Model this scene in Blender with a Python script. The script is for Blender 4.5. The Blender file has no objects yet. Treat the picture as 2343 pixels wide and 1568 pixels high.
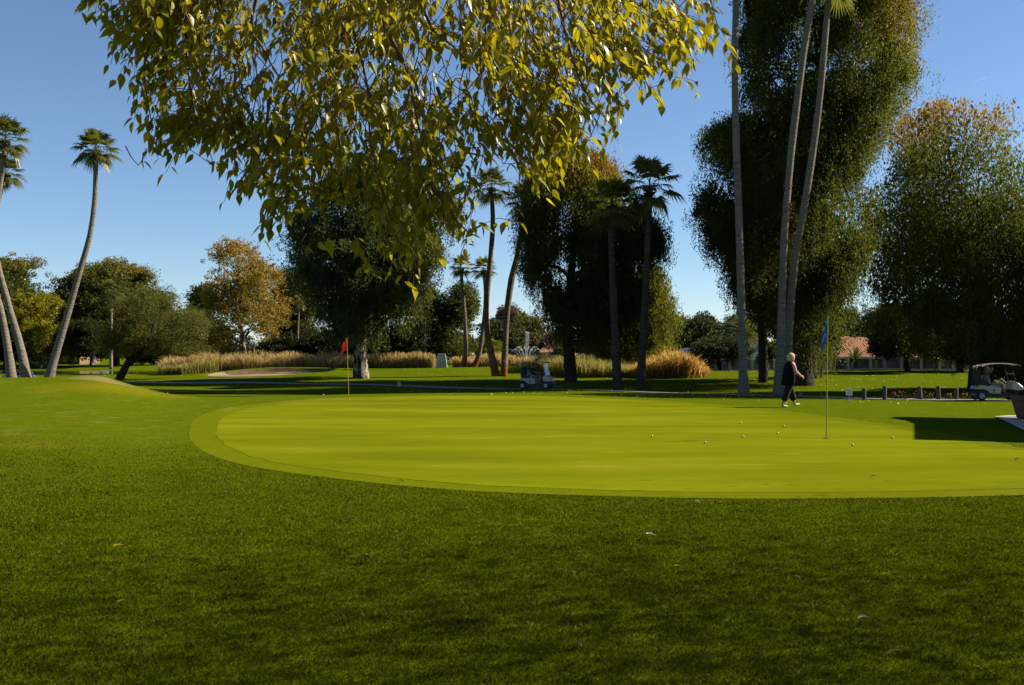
import bpy, bmesh, math, random
import numpy as np
from mathutils import Vector, Matrix, noise as mnoise
R = math.radians
rng = np.random.RandomState(7)
random.seed(7)
SC = bpy.context.scene
COL = SC.collection

# ------------------------------------------------------------------ measured geometry of the place
F, CX, HY, EYE = 2380.0, 1171.0, 817.0, 1.5          # focal, centre, eye level, eye height (survey units)
def P(vx, vy, Y):                                     # survey reading -> metres
    return Vector(((vx - CX) * Y / F, Y, EYE - (vy - HY) * Y / F))
def GX(vx, Y): return (vx - CX) * Y / F

# ------------------------------------------------------------------ object helpers
def tag(o, label=None, cat=None, group=None, kind=None):
    if label: o['label'] = label
    if cat: o['category'] = cat
    if group: o['group'] = group
    if kind: o['kind'] = kind
    return o
def empty(name, loc=(0, 0, 0), rz=0.0):
    o = bpy.data.objects.new(name, None); COL.objects.link(o)
    o.empty_display_size = 0.2
    o.location = loc; o.rotation_euler = (0, 0, rz); return o
def link(name, me, mat=None, parent=None, smooth=False):
    if mat is not None:
        me.materials.clear(); me.materials.append(mat)
    if smooth: me.polygons.foreach_set('use_smooth', [True] * len(me.polygons))
    o = bpy.data.objects.new(name, me); COL.objects.link(o)
    if parent is not None: o.parent = parent
    return o
def from_bm(name, bm, mat=None, parent=None, smooth=False):
    bmesh.ops.recalc_face_normals(bm, faces=bm.faces[:])
    me = bpy.data.meshes.new(name); bm.to_mesh(me); bm.free()
    return link(name, me, mat, parent, smooth)
def np_mesh(name, V, Fc, tint=None, smooth=False):
    """V (n,3); Fc (m,k) all faces with k corners"""
    V = np.ascontiguousarray(V, dtype=np.float32); Fc = np.ascontiguousarray(Fc, dtype=np.int32)
    m, k = Fc.shape
    me = bpy.data.meshes.new(name)
    me.vertices.add(len(V)); me.vertices.foreach_set('co', V.ravel())
    me.loops.add(m * k); me.loops.foreach_set('vertex_index', Fc.ravel())
    me.polygons.add(m)
    me.polygons.foreach_set('loop_start', np.arange(0, m * k, k, dtype=np.int32))
    me.polygons.foreach_set('loop_total', np.full(m, k, dtype=np.int32))
    if smooth: me.polygons.foreach_set('use_smooth', np.ones(m, dtype=bool))
    if tint is not None:
        a = me.attributes.new('tint', 'FLOAT', 'POINT')
        a.data.foreach_set('value', np.ascontiguousarray(tint, dtype=np.float32))
    me.update(calc_edges=True)
    return me
def children(o): return [c for c in bpy.data.objects if c.parent == o]
def copy_tree(o, parent=None):
    c = o.copy(); COL.objects.link(c); c.parent = parent
    for ch in children(o): copy_tree(ch, c)
    return c

# bmesh shape helpers
def bm_box(bm, c, s, rot=None, bev=0.0):
    r = bmesh.ops.create_cube(bm, size=1.0)
    vs = r['verts']
    M = Matrix.Translation(Vector(c)) @ (rot.to_4x4() if rot is not None else Matrix.Identity(4)) @ Matrix.Diagonal((s[0], s[1], s[2], 1))
    if bev > 0:
        bmesh.ops.transform(bm, matrix=Matrix.Diagonal((s[0], s[1], s[2], 1)), verts=vs)
        es = list({e for v in vs for e in v.link_edges})
        rb = bmesh.ops.bevel(bm, geom=es, offset=bev, segments=2, affect='EDGES', profile=0.6)
        vs = list({v for f in rb['faces'] for v in f.verts} | {v for v in vs if v.is_valid})
        M = Matrix.Translation(Vector(c)) @ (rot.to_4x4() if rot is not None else Matrix.Identity(4))
        # bevel returns only new faces; collect every vertex of this island
        seen = set(); st = [vs[0]]
        while st:
            v = st.pop()
            if v in seen: continue
            seen.add(v); st += [e.other_vert(v) for e in v.link_edges]
        vs = list(seen)
    bmesh.ops.transform(bm, matrix=M, verts=vs)
def bm_tube(bm, pts, rads, seg=8, cap=True, jit=0.0, rs=None):
    pts = [Vector(p) for p in pts]; rings = []
    n = len(pts)
    if not hasattr(rads, '__len__'): rads = [rads] * n
    up = Vector((0.123, 0.31, 0.94))
    for i, p in enumerate(pts):
        d = (pts[min(i + 1, n - 1)] - pts[max(i - 1, 0)])
        if d.length < 1e-9: d = Vector((0, 0, 1))
        d.normalize()
        a = d.cross(up)
        if a.length < 0.05: a = d.cross(Vector((1, 0, 0)))
        a.normalize(); b = d.cross(a)
        ring = []
        for k in range(seg):
            t = 2 * math.pi * k / seg
            rr = rads[i] * (1 + (random.uniform(-jit, jit) if jit else 0))
            ring.append(bm.verts.new(p + (a * math.cos(t) + b * math.sin(t)) * rr))
        rings.append(ring)
    for i in range(n - 1):
        for k in range(seg):
            bm.faces.new((rings[i][k], rings[i][(k + 1) % seg], rings[i + 1][(k + 1) % seg], rings[i + 1][k]))
    if cap:
        bm.faces.new(rings[0][::-1]); bm.faces.new(rings[-1])
def bm_prism(bm, poly, y0, y1, axis='y'):
    """poly of (a,b) extruded along axis; 'y': (x,z) ; 'z': (x,y)"""
    def mk(a, b, c): return (a, c, b) if axis == 'y' else (a, b, c)
    A = [bm.verts.new(mk(a, b, y0)) for a, b in poly]; B = [bm.verts.new(mk(a, b, y1)) for a, b in poly]
    n = len(poly)
    bm.faces.new(A); bm.faces.new(B[::-1])
    for i in range(n): bm.faces.new((A[i], B[i], B[(i + 1) % n], A[(i + 1) % n]))
def bm_lathe(bm, prof, seg=20, c=(0, 0, 0), axis='z'):
    rings = []
    for r, h in prof:
        ring = []
        for k in range(seg):
            t = 2 * math.pi * k / seg
            if axis == 'z': v = (c[0] + r * math.cos(t), c[1] + r * math.sin(t), c[2] + h)
            else: v = (c[0] + r * math.cos(t), c[1] + h, c[2] + r * math.sin(t))
            ring.append(bm.verts.new(v))
        rings.append(ring)
    for i in range(len(rings) - 1):
        for k in range(seg):
            bm.faces.new((rings[i][k], rings[i][(k + 1) % seg], rings[i + 1][(k + 1) % seg], rings[i + 1][k]))
    bm.faces.new(rings[0][::-1]); bm.faces.new(rings[-1])
def catmull(pts, n=6):
    pts = [Vector(p) for p in pts]; out = []
    for i in range(len(pts) - 1):
        p0, p1, p2, p3 = pts[max(i - 1, 0)], pts[i], pts[i + 1], pts[min(i + 2, len(pts) - 1)]
        for k in range(n):
            t = k / n
            out.append(0.5 * ((2 * p1) + (-p0 + p2) * t + (2 * p0 - 5 * p1 + 4 * p2 - p3) * t * t + (-p0 + 3 * p1 - 3 * p2 + p3) * t ** 3))
    out.append(pts[-1].copy()); return out

# ------------------------------------------------------------------ materials
def new_mat(name):
    m = bpy.data.materials.new(name); m.use_nodes = True
    nt = m.node_tree; nt.nodes.clear()
    out = nt.nodes.new('ShaderNodeOutputMaterial')
    return m, nt, out
def N(nt, t, **kw):
    n = nt.nodes.new(t)
    for k, v in kw.items(): setattr(n, k, v)
    return n
def ramp(nt, src, stops):
    r = N(nt, 'ShaderNodeValToRGB'); nt.links.new(src, r.inputs[0])
    el = r.color_ramp.elements
    while len(el) > 1: el.remove(el[-1])
    el[0].position = stops[0][0]; el[0].color = (*stops[0][1], 1)
    for p, c in stops[1:]:
        e = el.new(p); e.color = (*c, 1)
    return r.outputs[0]
def noise_tex(nt, scale, detail=4, rough=0.55, vec=None, dist=0.0):
    n = N(nt, 'ShaderNodeTexNoise'); n.inputs['Scale'].default_value = scale
    n.inputs['Detail'].default_value = detail; n.inputs['Roughness'].default_value = rough
    n.inputs['Distortion'].default_value = dist
    if vec is not None: nt.links.new(vec, n.inputs['Vector'])
    return n.outputs['Fac']
def objvec(nt, scale=(1, 1, 1)):
    tc = N(nt, 'ShaderNodeTexCoord'); mp = N(nt, 'ShaderNodeMapping')
    mp.inputs['Scale'].default_value = scale
    nt.links.new(tc.outputs['Object'], mp.inputs['Vector']); return mp.outputs[0]
def mixc(nt, fac, a, b, mode='MIX'):
    m = N(nt, 'ShaderNodeMix', data_type='RGBA', blend_type=mode)
    if isinstance(fac, (int, float)): m.inputs[0].default_value = fac
    else: nt.links.new(fac, m.inputs[0])
    for i, v in ((6, a), (7, b)):
        if isinstance(v, tuple): m.inputs[i].default_value = (*v, 1)
        else: nt.links.new(v, m.inputs[i])
    return m.outputs[2]
def math_n(nt, op, a, b=0.0, clamp=False):
    m = N(nt, 'ShaderNodeMath', operation=op, use_clamp=clamp)
    for i, v in ((0, a), (1, b)):
        if isinstance(v, (int, float)): m.inputs[i].default_value = v
        else: nt.links.new(v, m.inputs[i])
    return m.outputs[0]
def bump(nt, h, strength=0.3, dist=0.02):
    b = N(nt, 'ShaderNodeBump'); b.inputs['Strength'].default_value = strength
    b.inputs['Distance'].default_value = dist; nt.links.new(h, b.inputs['Height']); return b.outputs[0]
ALB = [0.44]      # reflectance scale common to all natural surfaces
def scale_col(nt, col, k):
    if isinstance(col, tuple): return tuple(c * k for c in col)
    g = N(nt, 'ShaderNodeVectorMath', operation='SCALE'); g.inputs['Scale'].default_value = k
    nt.links.new(col, g.inputs[0]); return g.outputs[0]
def bsdf(nt, out, col, rough=0.7, metal=0.0, spec=0.4, normal=None, alb=None, **kw):
    b = N(nt, 'ShaderNodeBsdfPrincipled'); col = scale_col(nt, col, alb if alb is not None else ALB[0])
    if isinstance(col, tuple): b.inputs['Base Color'].default_value = (*col, 1)
    else: nt.links.new(col, b.inputs['Base Color'])
    if isinstance(rough, (int, float)): b.inputs['Roughness'].default_value = rough
    else: nt.links.new(rough, b.inputs['Roughness'])
    b.inputs['Metallic'].default_value = metal
    b.inputs['Specular IOR Level'].default_value = spec
    if normal is not None: nt.links.new(normal, b.inputs['Normal'])
    for k, v in kw.items(): b.inputs[k.replace('_', ' ')].default_value = v
    if out is not None: nt.links.new(b.outputs[0], out.inputs[0])
    return b
_pm = {}
def plain(name, col, rough=0.6, metal=0.0, var=0.12, scale=8.0, spec=0.4, bmp=0.0, alb=0.62, **kw):
    if name in _pm: return _pm[name]
    m, nt, out = new_mat(name)
    v = objvec(nt)
    n = noise_tex(nt, scale, 4, 0.6, v)
    lo = tuple(c * (1 - var) for c in col); hi = tuple(min(1, c * (1 + var)) for c in col)
    c = ramp(nt, n, [(0.3, lo), (0.7, hi)])
    nb = bump(nt, noise_tex(nt, scale * 4, 3, 0.6, v), bmp, 0.01) if bmp else None
    bsdf(nt, out, c, rough, metal, spec, nb, alb=alb, **kw)
    _pm[name] = m; return m
def leaf_mat(name, stops, transl=0.3, tcol=(0.35, 0.4, 0.03), rough=0.55, spec=0.12, patch=0.35, pscale=0.35, tgain=1.6):
    """stops: colour ramp over the 'tint' attribute, shifted by patchy noise through the crown"""
    m, nt, out = new_mat(name)
    at = N(nt, 'ShaderNodeAttribute', attribute_name='tint')
    tc = N(nt, 'ShaderNodeTexCoord')
    n = noise_tex(nt, pscale, 2, 0.5, tc.outputs['Object'])
    t = math_n(nt, 'ADD', at.outputs['Fac'], math_n(nt, 'MULTIPLY', math_n(nt, 'SUBTRACT', n, 0.5), patch))
    c = ramp(nt, t, stops)
    b = bsdf(nt, None, c, rough, 0, spec)
    tr = N(nt, 'ShaderNodeBsdfTranslucent')
    g = N(nt, 'ShaderNodeVectorMath', operation='SCALE'); g.inputs['Scale'].default_value = tgain * ALB[0]
    nt.links.new(c, g.inputs[0]); tc2 = mixc(nt, 0.4, g.outputs[0], tuple(c * ALB[0] for c in tcol))
    nt.links.new(tc2, tr.inputs[0])
    mx = N(nt, 'ShaderNodeMixShader'); mx.inputs[0].default_value = transl
    nt.links.new(b.outputs[0], mx.inputs[1]); nt.links.new(tr.outputs[0], mx.inputs[2])
    nt.links.new(mx.outputs[0], out.inputs[0])
    return m
# ------------------------------------------------------------------ camera, sun, sky
cam = bpy.data.cameras.new('camera'); co = bpy.data.objects.new('camera', cam); COL.objects.link(co)
co.location = (0, 0, EYE); co.rotation_euler = (R(90), 0, 0)
cam.sensor_width = 36.0; cam.lens = 36.0 * F / 2342.0; cam.shift_y = (HY - 784.0) / 2342.0
cam.clip_start = 0.05; cam.clip_end = 20000
SC.camera = co
SUN_EL = R(35.0); sdx, sdy = 3.14, 0.75
sun = bpy.data.lights.new('sun', 'SUN'); so = bpy.data.objects.new('sun', sun); COL.objects.link(so)
sun.energy = 5.0; sun.angle = R(0.5); sun.color = (1.0, 0.90, 0.72)
hl = math.hypot(sdx, sdy)
sv = Vector((sdx / hl * math.cos(SUN_EL), sdy / hl * math.cos(SUN_EL), math.sin(SUN_EL)))
so.rotation_euler = sv.to_track_quat('Z', 'Y').to_euler(); so.location = sv * 50
W = bpy.data.worlds.new("World"); SC.world = W; W.use_nodes = True
wn = W.node_tree; wn.nodes.clear()
wo = wn.nodes.new('ShaderNodeOutputWorld'); bg = wn.nodes.new('ShaderNodeBackground'); sk = wn.nodes.new('ShaderNodeTexSky')
sk.sky_type = 'NISHITA'; sk.sun_disc = False; sk.sun_elevation = SUN_EL
sk.sun_rotation = math.atan2(sdx, sdy)
sk.altitude = 1200; sk.air_density = 1.0; sk.dust_density = 0.15; sk.ozone_density = 4.5
bg.inputs[1].default_value = 0.05
wn.links.new(sk.outputs[0], bg.inputs[0]); wn.links.new(bg.outputs[0], wo.inputs[0])
SC.view_settings.view_transform = 'Standard'; SC.view_settings.look = 'None'
SC.view_settings.exposure = 1.45; SC.view_settings.gamma = 1.0
SC.render.engine = 'CYCLES'
SC.cycles.max_bounces = 6; SC.cycles.diffuse_bounces = 2; SC.cycles.glossy_bounces = 2
SC.cycles.transmission_bounces = 3; SC.cycles.transparent_max_bounces = 8
SC.cycles.use_denoising = True

# ------------------------------------------------------------------ terrain
KY = np.array([0, 12, 24, 30, 36, 41, 45, 48, 52, 60, 70, 80, 90, 95, 100, 106, 112, 118, 124, 130, 160, 172, 200, 250, 320, 600, 3000], float)
COLS = {   # bearing reading : height at each KY
 -900: [0, .10, .25, .4, .55, .7, .75, .6, .3, -.2, -.5, -.65, -.65, -.62, -.6, -.58, -.56, -.54, -.52, -.9, -.95, -.35, 0, .5, .9, 1.2, 1.2],
    0: [0, .05, .20, .35, .5, .6, .63, .5, .2, -.3, -.6, -.65, -.65, -.62, -.6, -.58, -.56, -.54, -.52, -.9, -.95, -.35, 0, .5, .9, 1.2, 1.2],
  215: [0, .03, .12, .24, .42, .60, .66, .55, .2, -.3, -.6, -.65, -.62, -.60, -.58, -.56, -.55, -.53, -.52, -.9, -.95, -.35, 0, .5, .9, 1.2, 1.2],
  290: [0, .0, .05, .12, .24, .34, .34, .22, -.1, -.45, -.65, -.68, -.64, -.60, -.58, -.56, -.55, -.53, -.52, -.9, -.95, -.35, 0, .5, .9, 1.2, 1.2],
  400: [0, .0, .0, .0, .0, -.05, -.16, -.3, -.45, -.65, -.75, -.75, -.6, -.55, -.48, -.44, -.42, -.45, -.5, -.95, -.95, -.35, 0, .5, .9, 1.2, 1.2],
  500: [0, .0, .0, .0, -.05, -.12, -.25, -.35, -.5, -.68, -.78, -.78, -.55, -.42, -.25, -.05, -.1, -.35, -.6, -1, -1, -.4, 0, .3, .7, 1.2, 1.2],
  620: [0, .0, .0, .0, -.02, -.08, -.2, -.3, -.5, -.70, -.78, -.75, -.45, -.30, -.05, .28, .25, -.15, -.6, -1, -1, -.5, -.1, .2, .7, 1.2, 1.2],
  740: [0, .0, .0, .0, .0, -.04, -.15, -.25, -.45, -.70, -.76, -.70, -.38, -.20, .05, .40, .35, -.1, -.6, -1, -1, -.5, -.1, .2, .7, 1.2, 1.2],
  825: [0, .0, .0, .0, .0, -.02, -.12, -.2, -.4, -.70, -.75, -.64, -.35, -.20, .0, .28, .22, -.15, -.6, -1, -1, -.5, -.1, .2, .7, 1.2, 1.2],
 1000: [0, .0, .0, .0, .0, .0, -.08, -.16, -.36, -.65, -.76, -.68, -.40, -.15, .20, .46, .38, -.05, -.6, -1, -1, -.5, -.1, .2, .7, 1.2, 1.2],
 1200: [0, .0, .0, .0, .0, .0, -.08, -.16, -.36, -.62, -.74, -.70, -.45, -.18, .18, .46, .36, -.05, -.6, -1, -1, -.5, -.1, .2, .7, 1.2, 1.2],
 1290: [0, .0, .0, .0, .0, -.02, -.12, -.22, -.45, -.66, -.72, -.65, -.50, -.42, -.3, -.2, -.3, -.5, -.6, -.8, -1, -.5, -.1, .2, .7, 1.2, 1.2],
 1500: [0, .0, .0, .0, -.03, -.12, -.28, -.40, -.6, -.72, -.70, -.62, -.52, -.45, -.35, -.2, -.05, 0, 0, 0, 0, 0, .1, .3, .7, 1.2, 1.2],
 1700: [0, .0, .0, .0, -.06, -.2, -.38, -.52, -.68, -.72, -.66, -.52, -.38, -.30, -.2, -.08, 0, 0, 0, 0, 0, 0, .1, .3, .7, 1.2, 1.2],
 2000: [0, .0, .0, -.02, -.12, -.3, -.48, -.60, -.70, -.72, -.62, -.48, -.33, -.26, -.18, -.08, 0, 0, 0, 0, 0, 0, .1, .3, .7, 1.2, 1.2],
 2342: [0, .0, .0, -.06, -.2, -.42, -.58, -.66, -.70, -.72, -.62, -.48, -.33, -.26, -.18, -.08, 0, 0, 0, 0, 0, 0, .1, .3, .7, 1.2, 1.2],
 3300: [0, .0, .0, -.06, -.2, -.42, -.58, -.66, -.70, -.72, -.62, -.48, -.33, -.26, -.18, -.08, 0, 0, 0, 0, 0, 0, .1, .3, .7, 1.2, 1.2]}
cu = np.array([(k - CX) / F for k in COLS]); cz = np.array([COLS[k] for k in COLS])
# smooth resample of each column
YY = np.concatenate([np.arange(0, 140, 0.5), np.arange(140, 330, 3), np.geomspace(330, 3000, 14)])
def smooth1(a, w):
    k = np.hanning(w + 2)[1:-1]; k /= k.sum()
    p = np.pad(a, (w // 2, w - 1 - w // 2), mode='edge'); return np.convolve(p, k, 'valid')
cols_s = []
for row in cz:
    z = np.interp(YY, KY, row)
    fine = np.interp(np.arange(0, 340, .5), YY, z); fine = smooth1(fine, 13)
    z2 = np.where(YY < 335, np.interp(YY, np.arange(0, 340, .5), fine), z)
    cols_s.append(z2)
cols_s = np.array(cols_s)
UU = np.linspace(cu[0], cu[-1], 260)
tab = np.array([smooth1(np.interp(UU, cu, cols_s[:, j]), 7) for j in range(len(YY))])      # (Y, U)
BCX, BCY, BA, BB = GX(620, 103), 102.3, 6.2, 5.4                                              # bunker
def hraw(x, y):
    x = np.asarray(x, float); y = np.asarray(y, float)
    yc = np.clip(y, 3.0, 2999); u = np.clip(x / yc, UU[0], UU[-1] - 1e-6)
    j = np.clip(np.searchsorted(YY, yc, side='right') - 1, 0, len(YY) - 2)
    ty = (yc - YY[j]) / (YY[j + 1] - YY[j])
    du = UU[1] - UU[0]; i = np.clip(((u - UU[0]) / du).astype(int), 0, len(UU) - 2); tu = (u - UU[0]) / du - i
    z = (tab[j, i] * (1 - tu) + tab[j, i + 1] * tu) * (1 - ty) + (tab[j + 1, i] * (1 - tu) + tab[j + 1, i + 1] * tu) * ty
    # bare soil mound on the left rise
    z = z + 0.0 * x
    z = z + 0.15 * np.exp(-((x - GX(222, 44)) / 0.9) ** 2 - ((y - 44) / 1.6) ** 2)
    # bunker bowl
    q = ((x - BCX) / BA) ** 2 + ((y - BCY) / BB) ** 2
    kb = np.clip((1 - np.sqrt(q)) / 0.09, 0, 1); kb = kb * kb * (3 - 2 * kb); z = np.where(q < 1, z * (1 - kb) + np.minimum(z, -0.27 + .02 * (x - BCX)) * kb, z)
    z = z + 0.10 * np.exp(-((np.sqrt(q) - 1.08) / 0.09) ** 2) * (y > BCY - 1)
    # gentle unevenness well away from the green
    und = 0.05 * np.sin(x * 0.23 + 1.3) * np.sin(y * 0.31) + 0.03 * np.sin(x * 0.51 + y * 0.37)
    w = np.clip((y - 50) / 15, 0, 1) * np.clip((300 - y) / 100, 0, 1)
    return z + und * w
def axis_pts(lo, hi, fine_lo, fine_hi, step, n):
    a = np.arange(fine_lo, fine_hi + 1e-6, step)
    l = fine_lo - np.geomspace(step, fine_lo - lo, n)[::1]; r = fine_hi + np.geomspace(step, hi - fine_hi, n)
    return np.concatenate([l[::-1], a, r])
GXs = axis_pts(-3500, 3500, -62, 60, 0.4, 40); GYs = axis_pts(-400, 3000, -2, 128, 0.4, 44)
GXm, GYm = np.meshgrid(GXs, GYs)
GZ = hraw(GXm, GYm)
def H(x, y):
    i = int(np.clip(np.searchsorted(GXs, x, side='right') - 1, 0, len(GXs) - 2)); j = int(np.clip(np.searchsorted(GYs, y, side='right') - 1, 0, len(GYs) - 2))
    tx = (x - GXs[i]) / (GXs[i + 1] - GXs[i]); ty = (y - GYs[j]) / (GYs[j + 1] - GYs[j])
    return float((GZ[j, i] * (1 - tx) + GZ[j, i + 1] * tx) * (1 - ty) + (GZ[j + 1, i] * (1 - tx) + GZ[j + 1, i + 1] * tx) * ty)
def Hn(x, y):
    x = np.asarray(x, float); y = np.asarray(y, float)
    i = np.clip(np.searchsorted(GXs, x, side='right') - 1, 0, len(GXs) - 2); j = np.clip(np.searchsorted(GYs, y, side='right') - 1, 0, len(GYs) - 2)
    tx = (x - GXs[i]) / (GXs[i + 1] - GXs[i]); ty = (y - GYs[j]) / (GYs[j + 1] - GYs[j])
    return (GZ[j, i] * (1 - tx) + GZ[j, i + 1] * tx) * (1 - ty) + (GZ[j + 1, i] * (1 - tx) + GZ[j + 1, i + 1] * tx) * ty
def at_ground(vx, Y, dz=0.0):
    x = GX(vx, Y); return Vector((x, Y, H(x, Y) + dz))

# ---- turf materials
def turf(name, base, alt, dry, dryamt=0.6, fine=30.0, bs=0.5, extra=None):
    m, nt, out = new_mat(name); v = objvec(nt)
    big = noise_tex(nt, 0.22, 4, 0.6, v); mid = noise_tex(nt, 1.6, 5, 0.65, v); fin = noise_tex(nt, fine, 3, 0.7, v)
    c = mixc(nt, ramp(nt, mid, [(0.35, (0, 0, 0)), (0.65, (1, 1, 1))]), base, alt)
    c = mixc(nt, ramp(nt, big, [(dryamt, (0, 0, 0)), (dryamt + 0.14, (1, 1, 1))]), c, dry)
    dk = ramp(nt, fin, [(0.25, (0.55, 0.55, 0.55)), (0.75, (1.45, 1.45, 1.45))])
    c = mixc(nt, 1.0, c, dk, 'MULTIPLY')
    if extra: c = extra(nt, v, c)
    h = math_n(nt, 'ADD', fin, math_n(nt, 'MULTIPLY', mid, 1.5))
    bsdf(nt, out, c, 0.95, 0, 0.0, bump(nt, h, bs, 0.03))
    return m
def soil_patch(nt, v, c):
    # bare earth on the left mound, straw-coloured scuffs round it
    def blob(cx, cy, rx, ry, lo, hi):
        mp = N(nt, 'ShaderNodeMapping', vector_type='POINT'); tc = N(nt, 'ShaderNodeTexCoord')
        mp.inputs['Location'].default_value = (-cx / rx, -cy / ry, 0); mp.inputs['Scale'].default_value = (1 / rx, 1 / ry, 0)
        nt.links.new(tc.outputs['Object'], mp.inputs['Vector'])
        L = N(nt, 'ShaderNodeVectorMath', operation='LENGTH'); nt.links.new(mp.outputs[0], L.inputs[0])
        n = noise_tex(nt, 1.4, 5, 0.7, v)
        d = math_n(nt, 'ADD', L.outputs['Value'], math_n(nt, 'MULTIPLY', math_n(nt, 'SUBTRACT', n, 0.5), 1.6))
        return ramp(nt, d, [(lo, (1, 1, 1)), (hi, (0, 0, 0))])
    c = mixc(nt, math_n(nt, 'MULTIPLY', blob(GX(290, 39), 38.5, 3.0, 6.0, 0.25, 1.0), 0.75), c, (0.27, 0.235, 0.012))
    c = mixc(nt, math_n(nt, 'MULTIPLY', blob(GX(240, 42.5), 42.6, 1.9, 1.7, 0.35, 1.05), 0.8), c, (0.36, 0.27, 0.12))
    st = N(nt, 'ShaderNodeMapping'); st.inputs['Scale'].default_value = (0.8, 0.28, 1); nt.links.new(v, st.inputs['Vector'])
    n2 = noise_tex(nt, 2.2, 5, 0.75, st.outputs[0])
    msk = blob(GX(200, 25), 22, 9, 26, 0.5, 1.0)
    c = mixc(nt, math_n(nt, 'MULTIPLY', ramp(nt, n2, [(0.55, (0, 0, 0)), (0.68, (1, 1, 1))]), math_n(nt, 'MULTIPLY', msk, 0.55)), c, (0.30, 0.24, 0.06))
    return c
M_rough = turf('turf_rough', (0.115, 0.165, 0.005), (0.148, 0.188, 0.006), (0.21, 0.215, 0.015), 0.60, 26, 0.6, soil_patch)
M_collar = turf('turf_collar', (0.165, 0.203, 0.005), (0.19, 0.223, 0.006), (0.24, 0.25, 0.03), 0.52, 60, 0.15)
def green_mat():
    m, nt, out = new_mat('turf_green'); v = objvec(nt); vs = objvec(nt, (0.35, 1.0, 1))
    a = noise_tex(nt, 0.55, 4, 0.6, vs); b = noise_tex(nt, 2.2, 5, 0.65, vs); f = noise_tex(nt, 90, 2, 0.6, v)
    c = ramp(nt, a, [(0.34, (0.190, 0.228, 0.006)), (0.55, (0.252, 0.285, 0.008)), (0.72, (0.318, 0.325, 0.018))])
    c = mixc(nt, ramp(nt, b, [(0.58, (0, 0, 0)), (0.76, (0.35, 0.35, 0.35))]), c, (0.40, 0.38, 0.08))
    c = mixc(nt, 1.0, c, ramp(nt, f, [(0.25, (0.84, 0.84, 0.84)), (0.75, (1.16, 1.16, 1.16))]), 'MULTIPLY')
    lg = noise_tex(nt, 0.16, 3, 0.6, vs)
    c = mixc(nt, 1.0, c, ramp(nt, lg, [(0.35, (0.84, 0.87, 0.9)), (0.65, (1.10, 1.07, 1.0))]), 'MULTIPLY')
    bm_ = noise_tex(nt, 4.3, 2, 0.5, v)
    c = mixc(nt, ramp(nt, bm_, [(0.20, (0.55, 0.55, 0.55)), (0.27, (0, 0, 0))]), c, (0.16, 0.17, 0.02))
    sp = noise_tex(nt, 17, 2, 0.5, v)
    c = mixc(nt, ramp(nt, sp, [(0.77, (0, 0, 0)), (0.80, (0.7, 0.7, 0.7))]), c, (0.5, 0.46, 0.25))
    bsdf(nt, out, c, 0.95, 0, 0.0, bump(nt, f, 0.12, 0.01)); return m
M_green = green_mat()
nY, nX = GZ.shape
idx = np.arange(nY * nX).reshape(nY, nX)
FQ = np.stack([idx[:-1, :-1], idx[:-1, 1:], idx[1:, 1:], idx[1:, :-1]], -1).reshape(-1, 4)
gm = np_mesh('ground', np.stack([GXm.ravel(), GYm.ravel(), GZ.ravel()], -1), FQ, smooth=True)
ground = link('grass_ground', gm, M_rough); tag(ground, kind='structure')

def resample(poly, n):
    p = np.array(poly + [poly[0]], float); d = np.concatenate([[0], np.cumsum(np.hypot(*np.diff(p, axis=0).T))])
    t = np.linspace(0, d[-1], n, endpoint=False); return np.stack([np.interp(t, d, p[:, 0]), np.interp(t, d, p[:, 1])], -1)
def closed_smooth(poly, per=8):
    P2 = [Vector((a, b, 0)) for a, b in poly]; n = len(P2); out = []
    for i in range(n):
        p0, p1, p2, p3 = P2[i - 1], P2[i], P2[(i + 1) % n], P2[(i + 2) % n]
        for k in range(per):
            t = k / per
            q = 0.5 * ((2 * p1) + (-p0 + p2) * t + (2 * p0 - 5 * p1 + 4 * p2 - p3) * t * t + (-p0 + 3 * p1 - 3 * p2 + p3) * t ** 3)
            out.append((q.x, q.y))
    return out
def star_sheet(name, poly, c, off, mat, rings=24, n=220, kind='structure'):
    b = resample(poly, n); t = np.linspace(0, 1, rings + 1)[1:]
    V = [np.array([[c[0], c[1]]])] + [np.array(c) + (b - np.array(c)) * s for s in t]
    V = np.concatenate(V); z = Hn(V[:, 0], V[:, 1]) + off
    quads = []
    tris = []
    for k in range(n): tris.append((0, 1 + k, 1 + (k + 1) % n))
    for r in range(rings - 1):
        o0 = 1 + r * n; o1 = o0 + n
        for k in range(n): quads.append((o0 + k, o1 + k, o1 + (k + 1) % n, o0 + (k + 1) % n))
    me = bpy.data.meshes.new(name)
    me.from_pydata([(a, b_, z_) for (a, b_), z_ in zip(V.tolist(), z.tolist())], [], tris + quads)
    o = link(name, me, mat, smooth=True); tag(o, kind=kind); return o
def gpt(vx, vy): Y = EYE * F / (vy - HY); return (GX(vx, Y), Y)
EDGE = [gpt(*p) for p in [(432, 990), (441, 964), (472, 946), (530, 931), (620, 920), (740, 911), (900, 906), (1100, 904), (1300, 906), (1480, 912), (1620, 922), (1740, 933), (1875, 950), (2086, 979), (2288, 1014), (2342, 1026)]] \
     + [(9.5, 16.0), (9.7, 14.4), (9.0, 12.8), (7.4, 11.7)] + [gpt(*p) for p in [(2342, 1134), (2000, 1141), (1600, 1141), (1200, 1130), (1000, 1119), (830, 1103), (640, 1079), (530, 1058), (462, 1032), (436, 1008)]]
EDGE = closed_smooth(EDGE, 6)
GC = (1.2, 20.0)
star_sheet('green_collar', EDGE, GC, 0.004, M_collar, rings=40, n=300)
Eb = resample(EDGE, 300)
tn = np.roll(Eb, -1, 0) - np.roll(Eb, 1, 0); nn = np.stack([-tn[:, 1], tn[:, 0]], -1); nn /= np.linalg.norm(nn, axis=1)[:, None]
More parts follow.
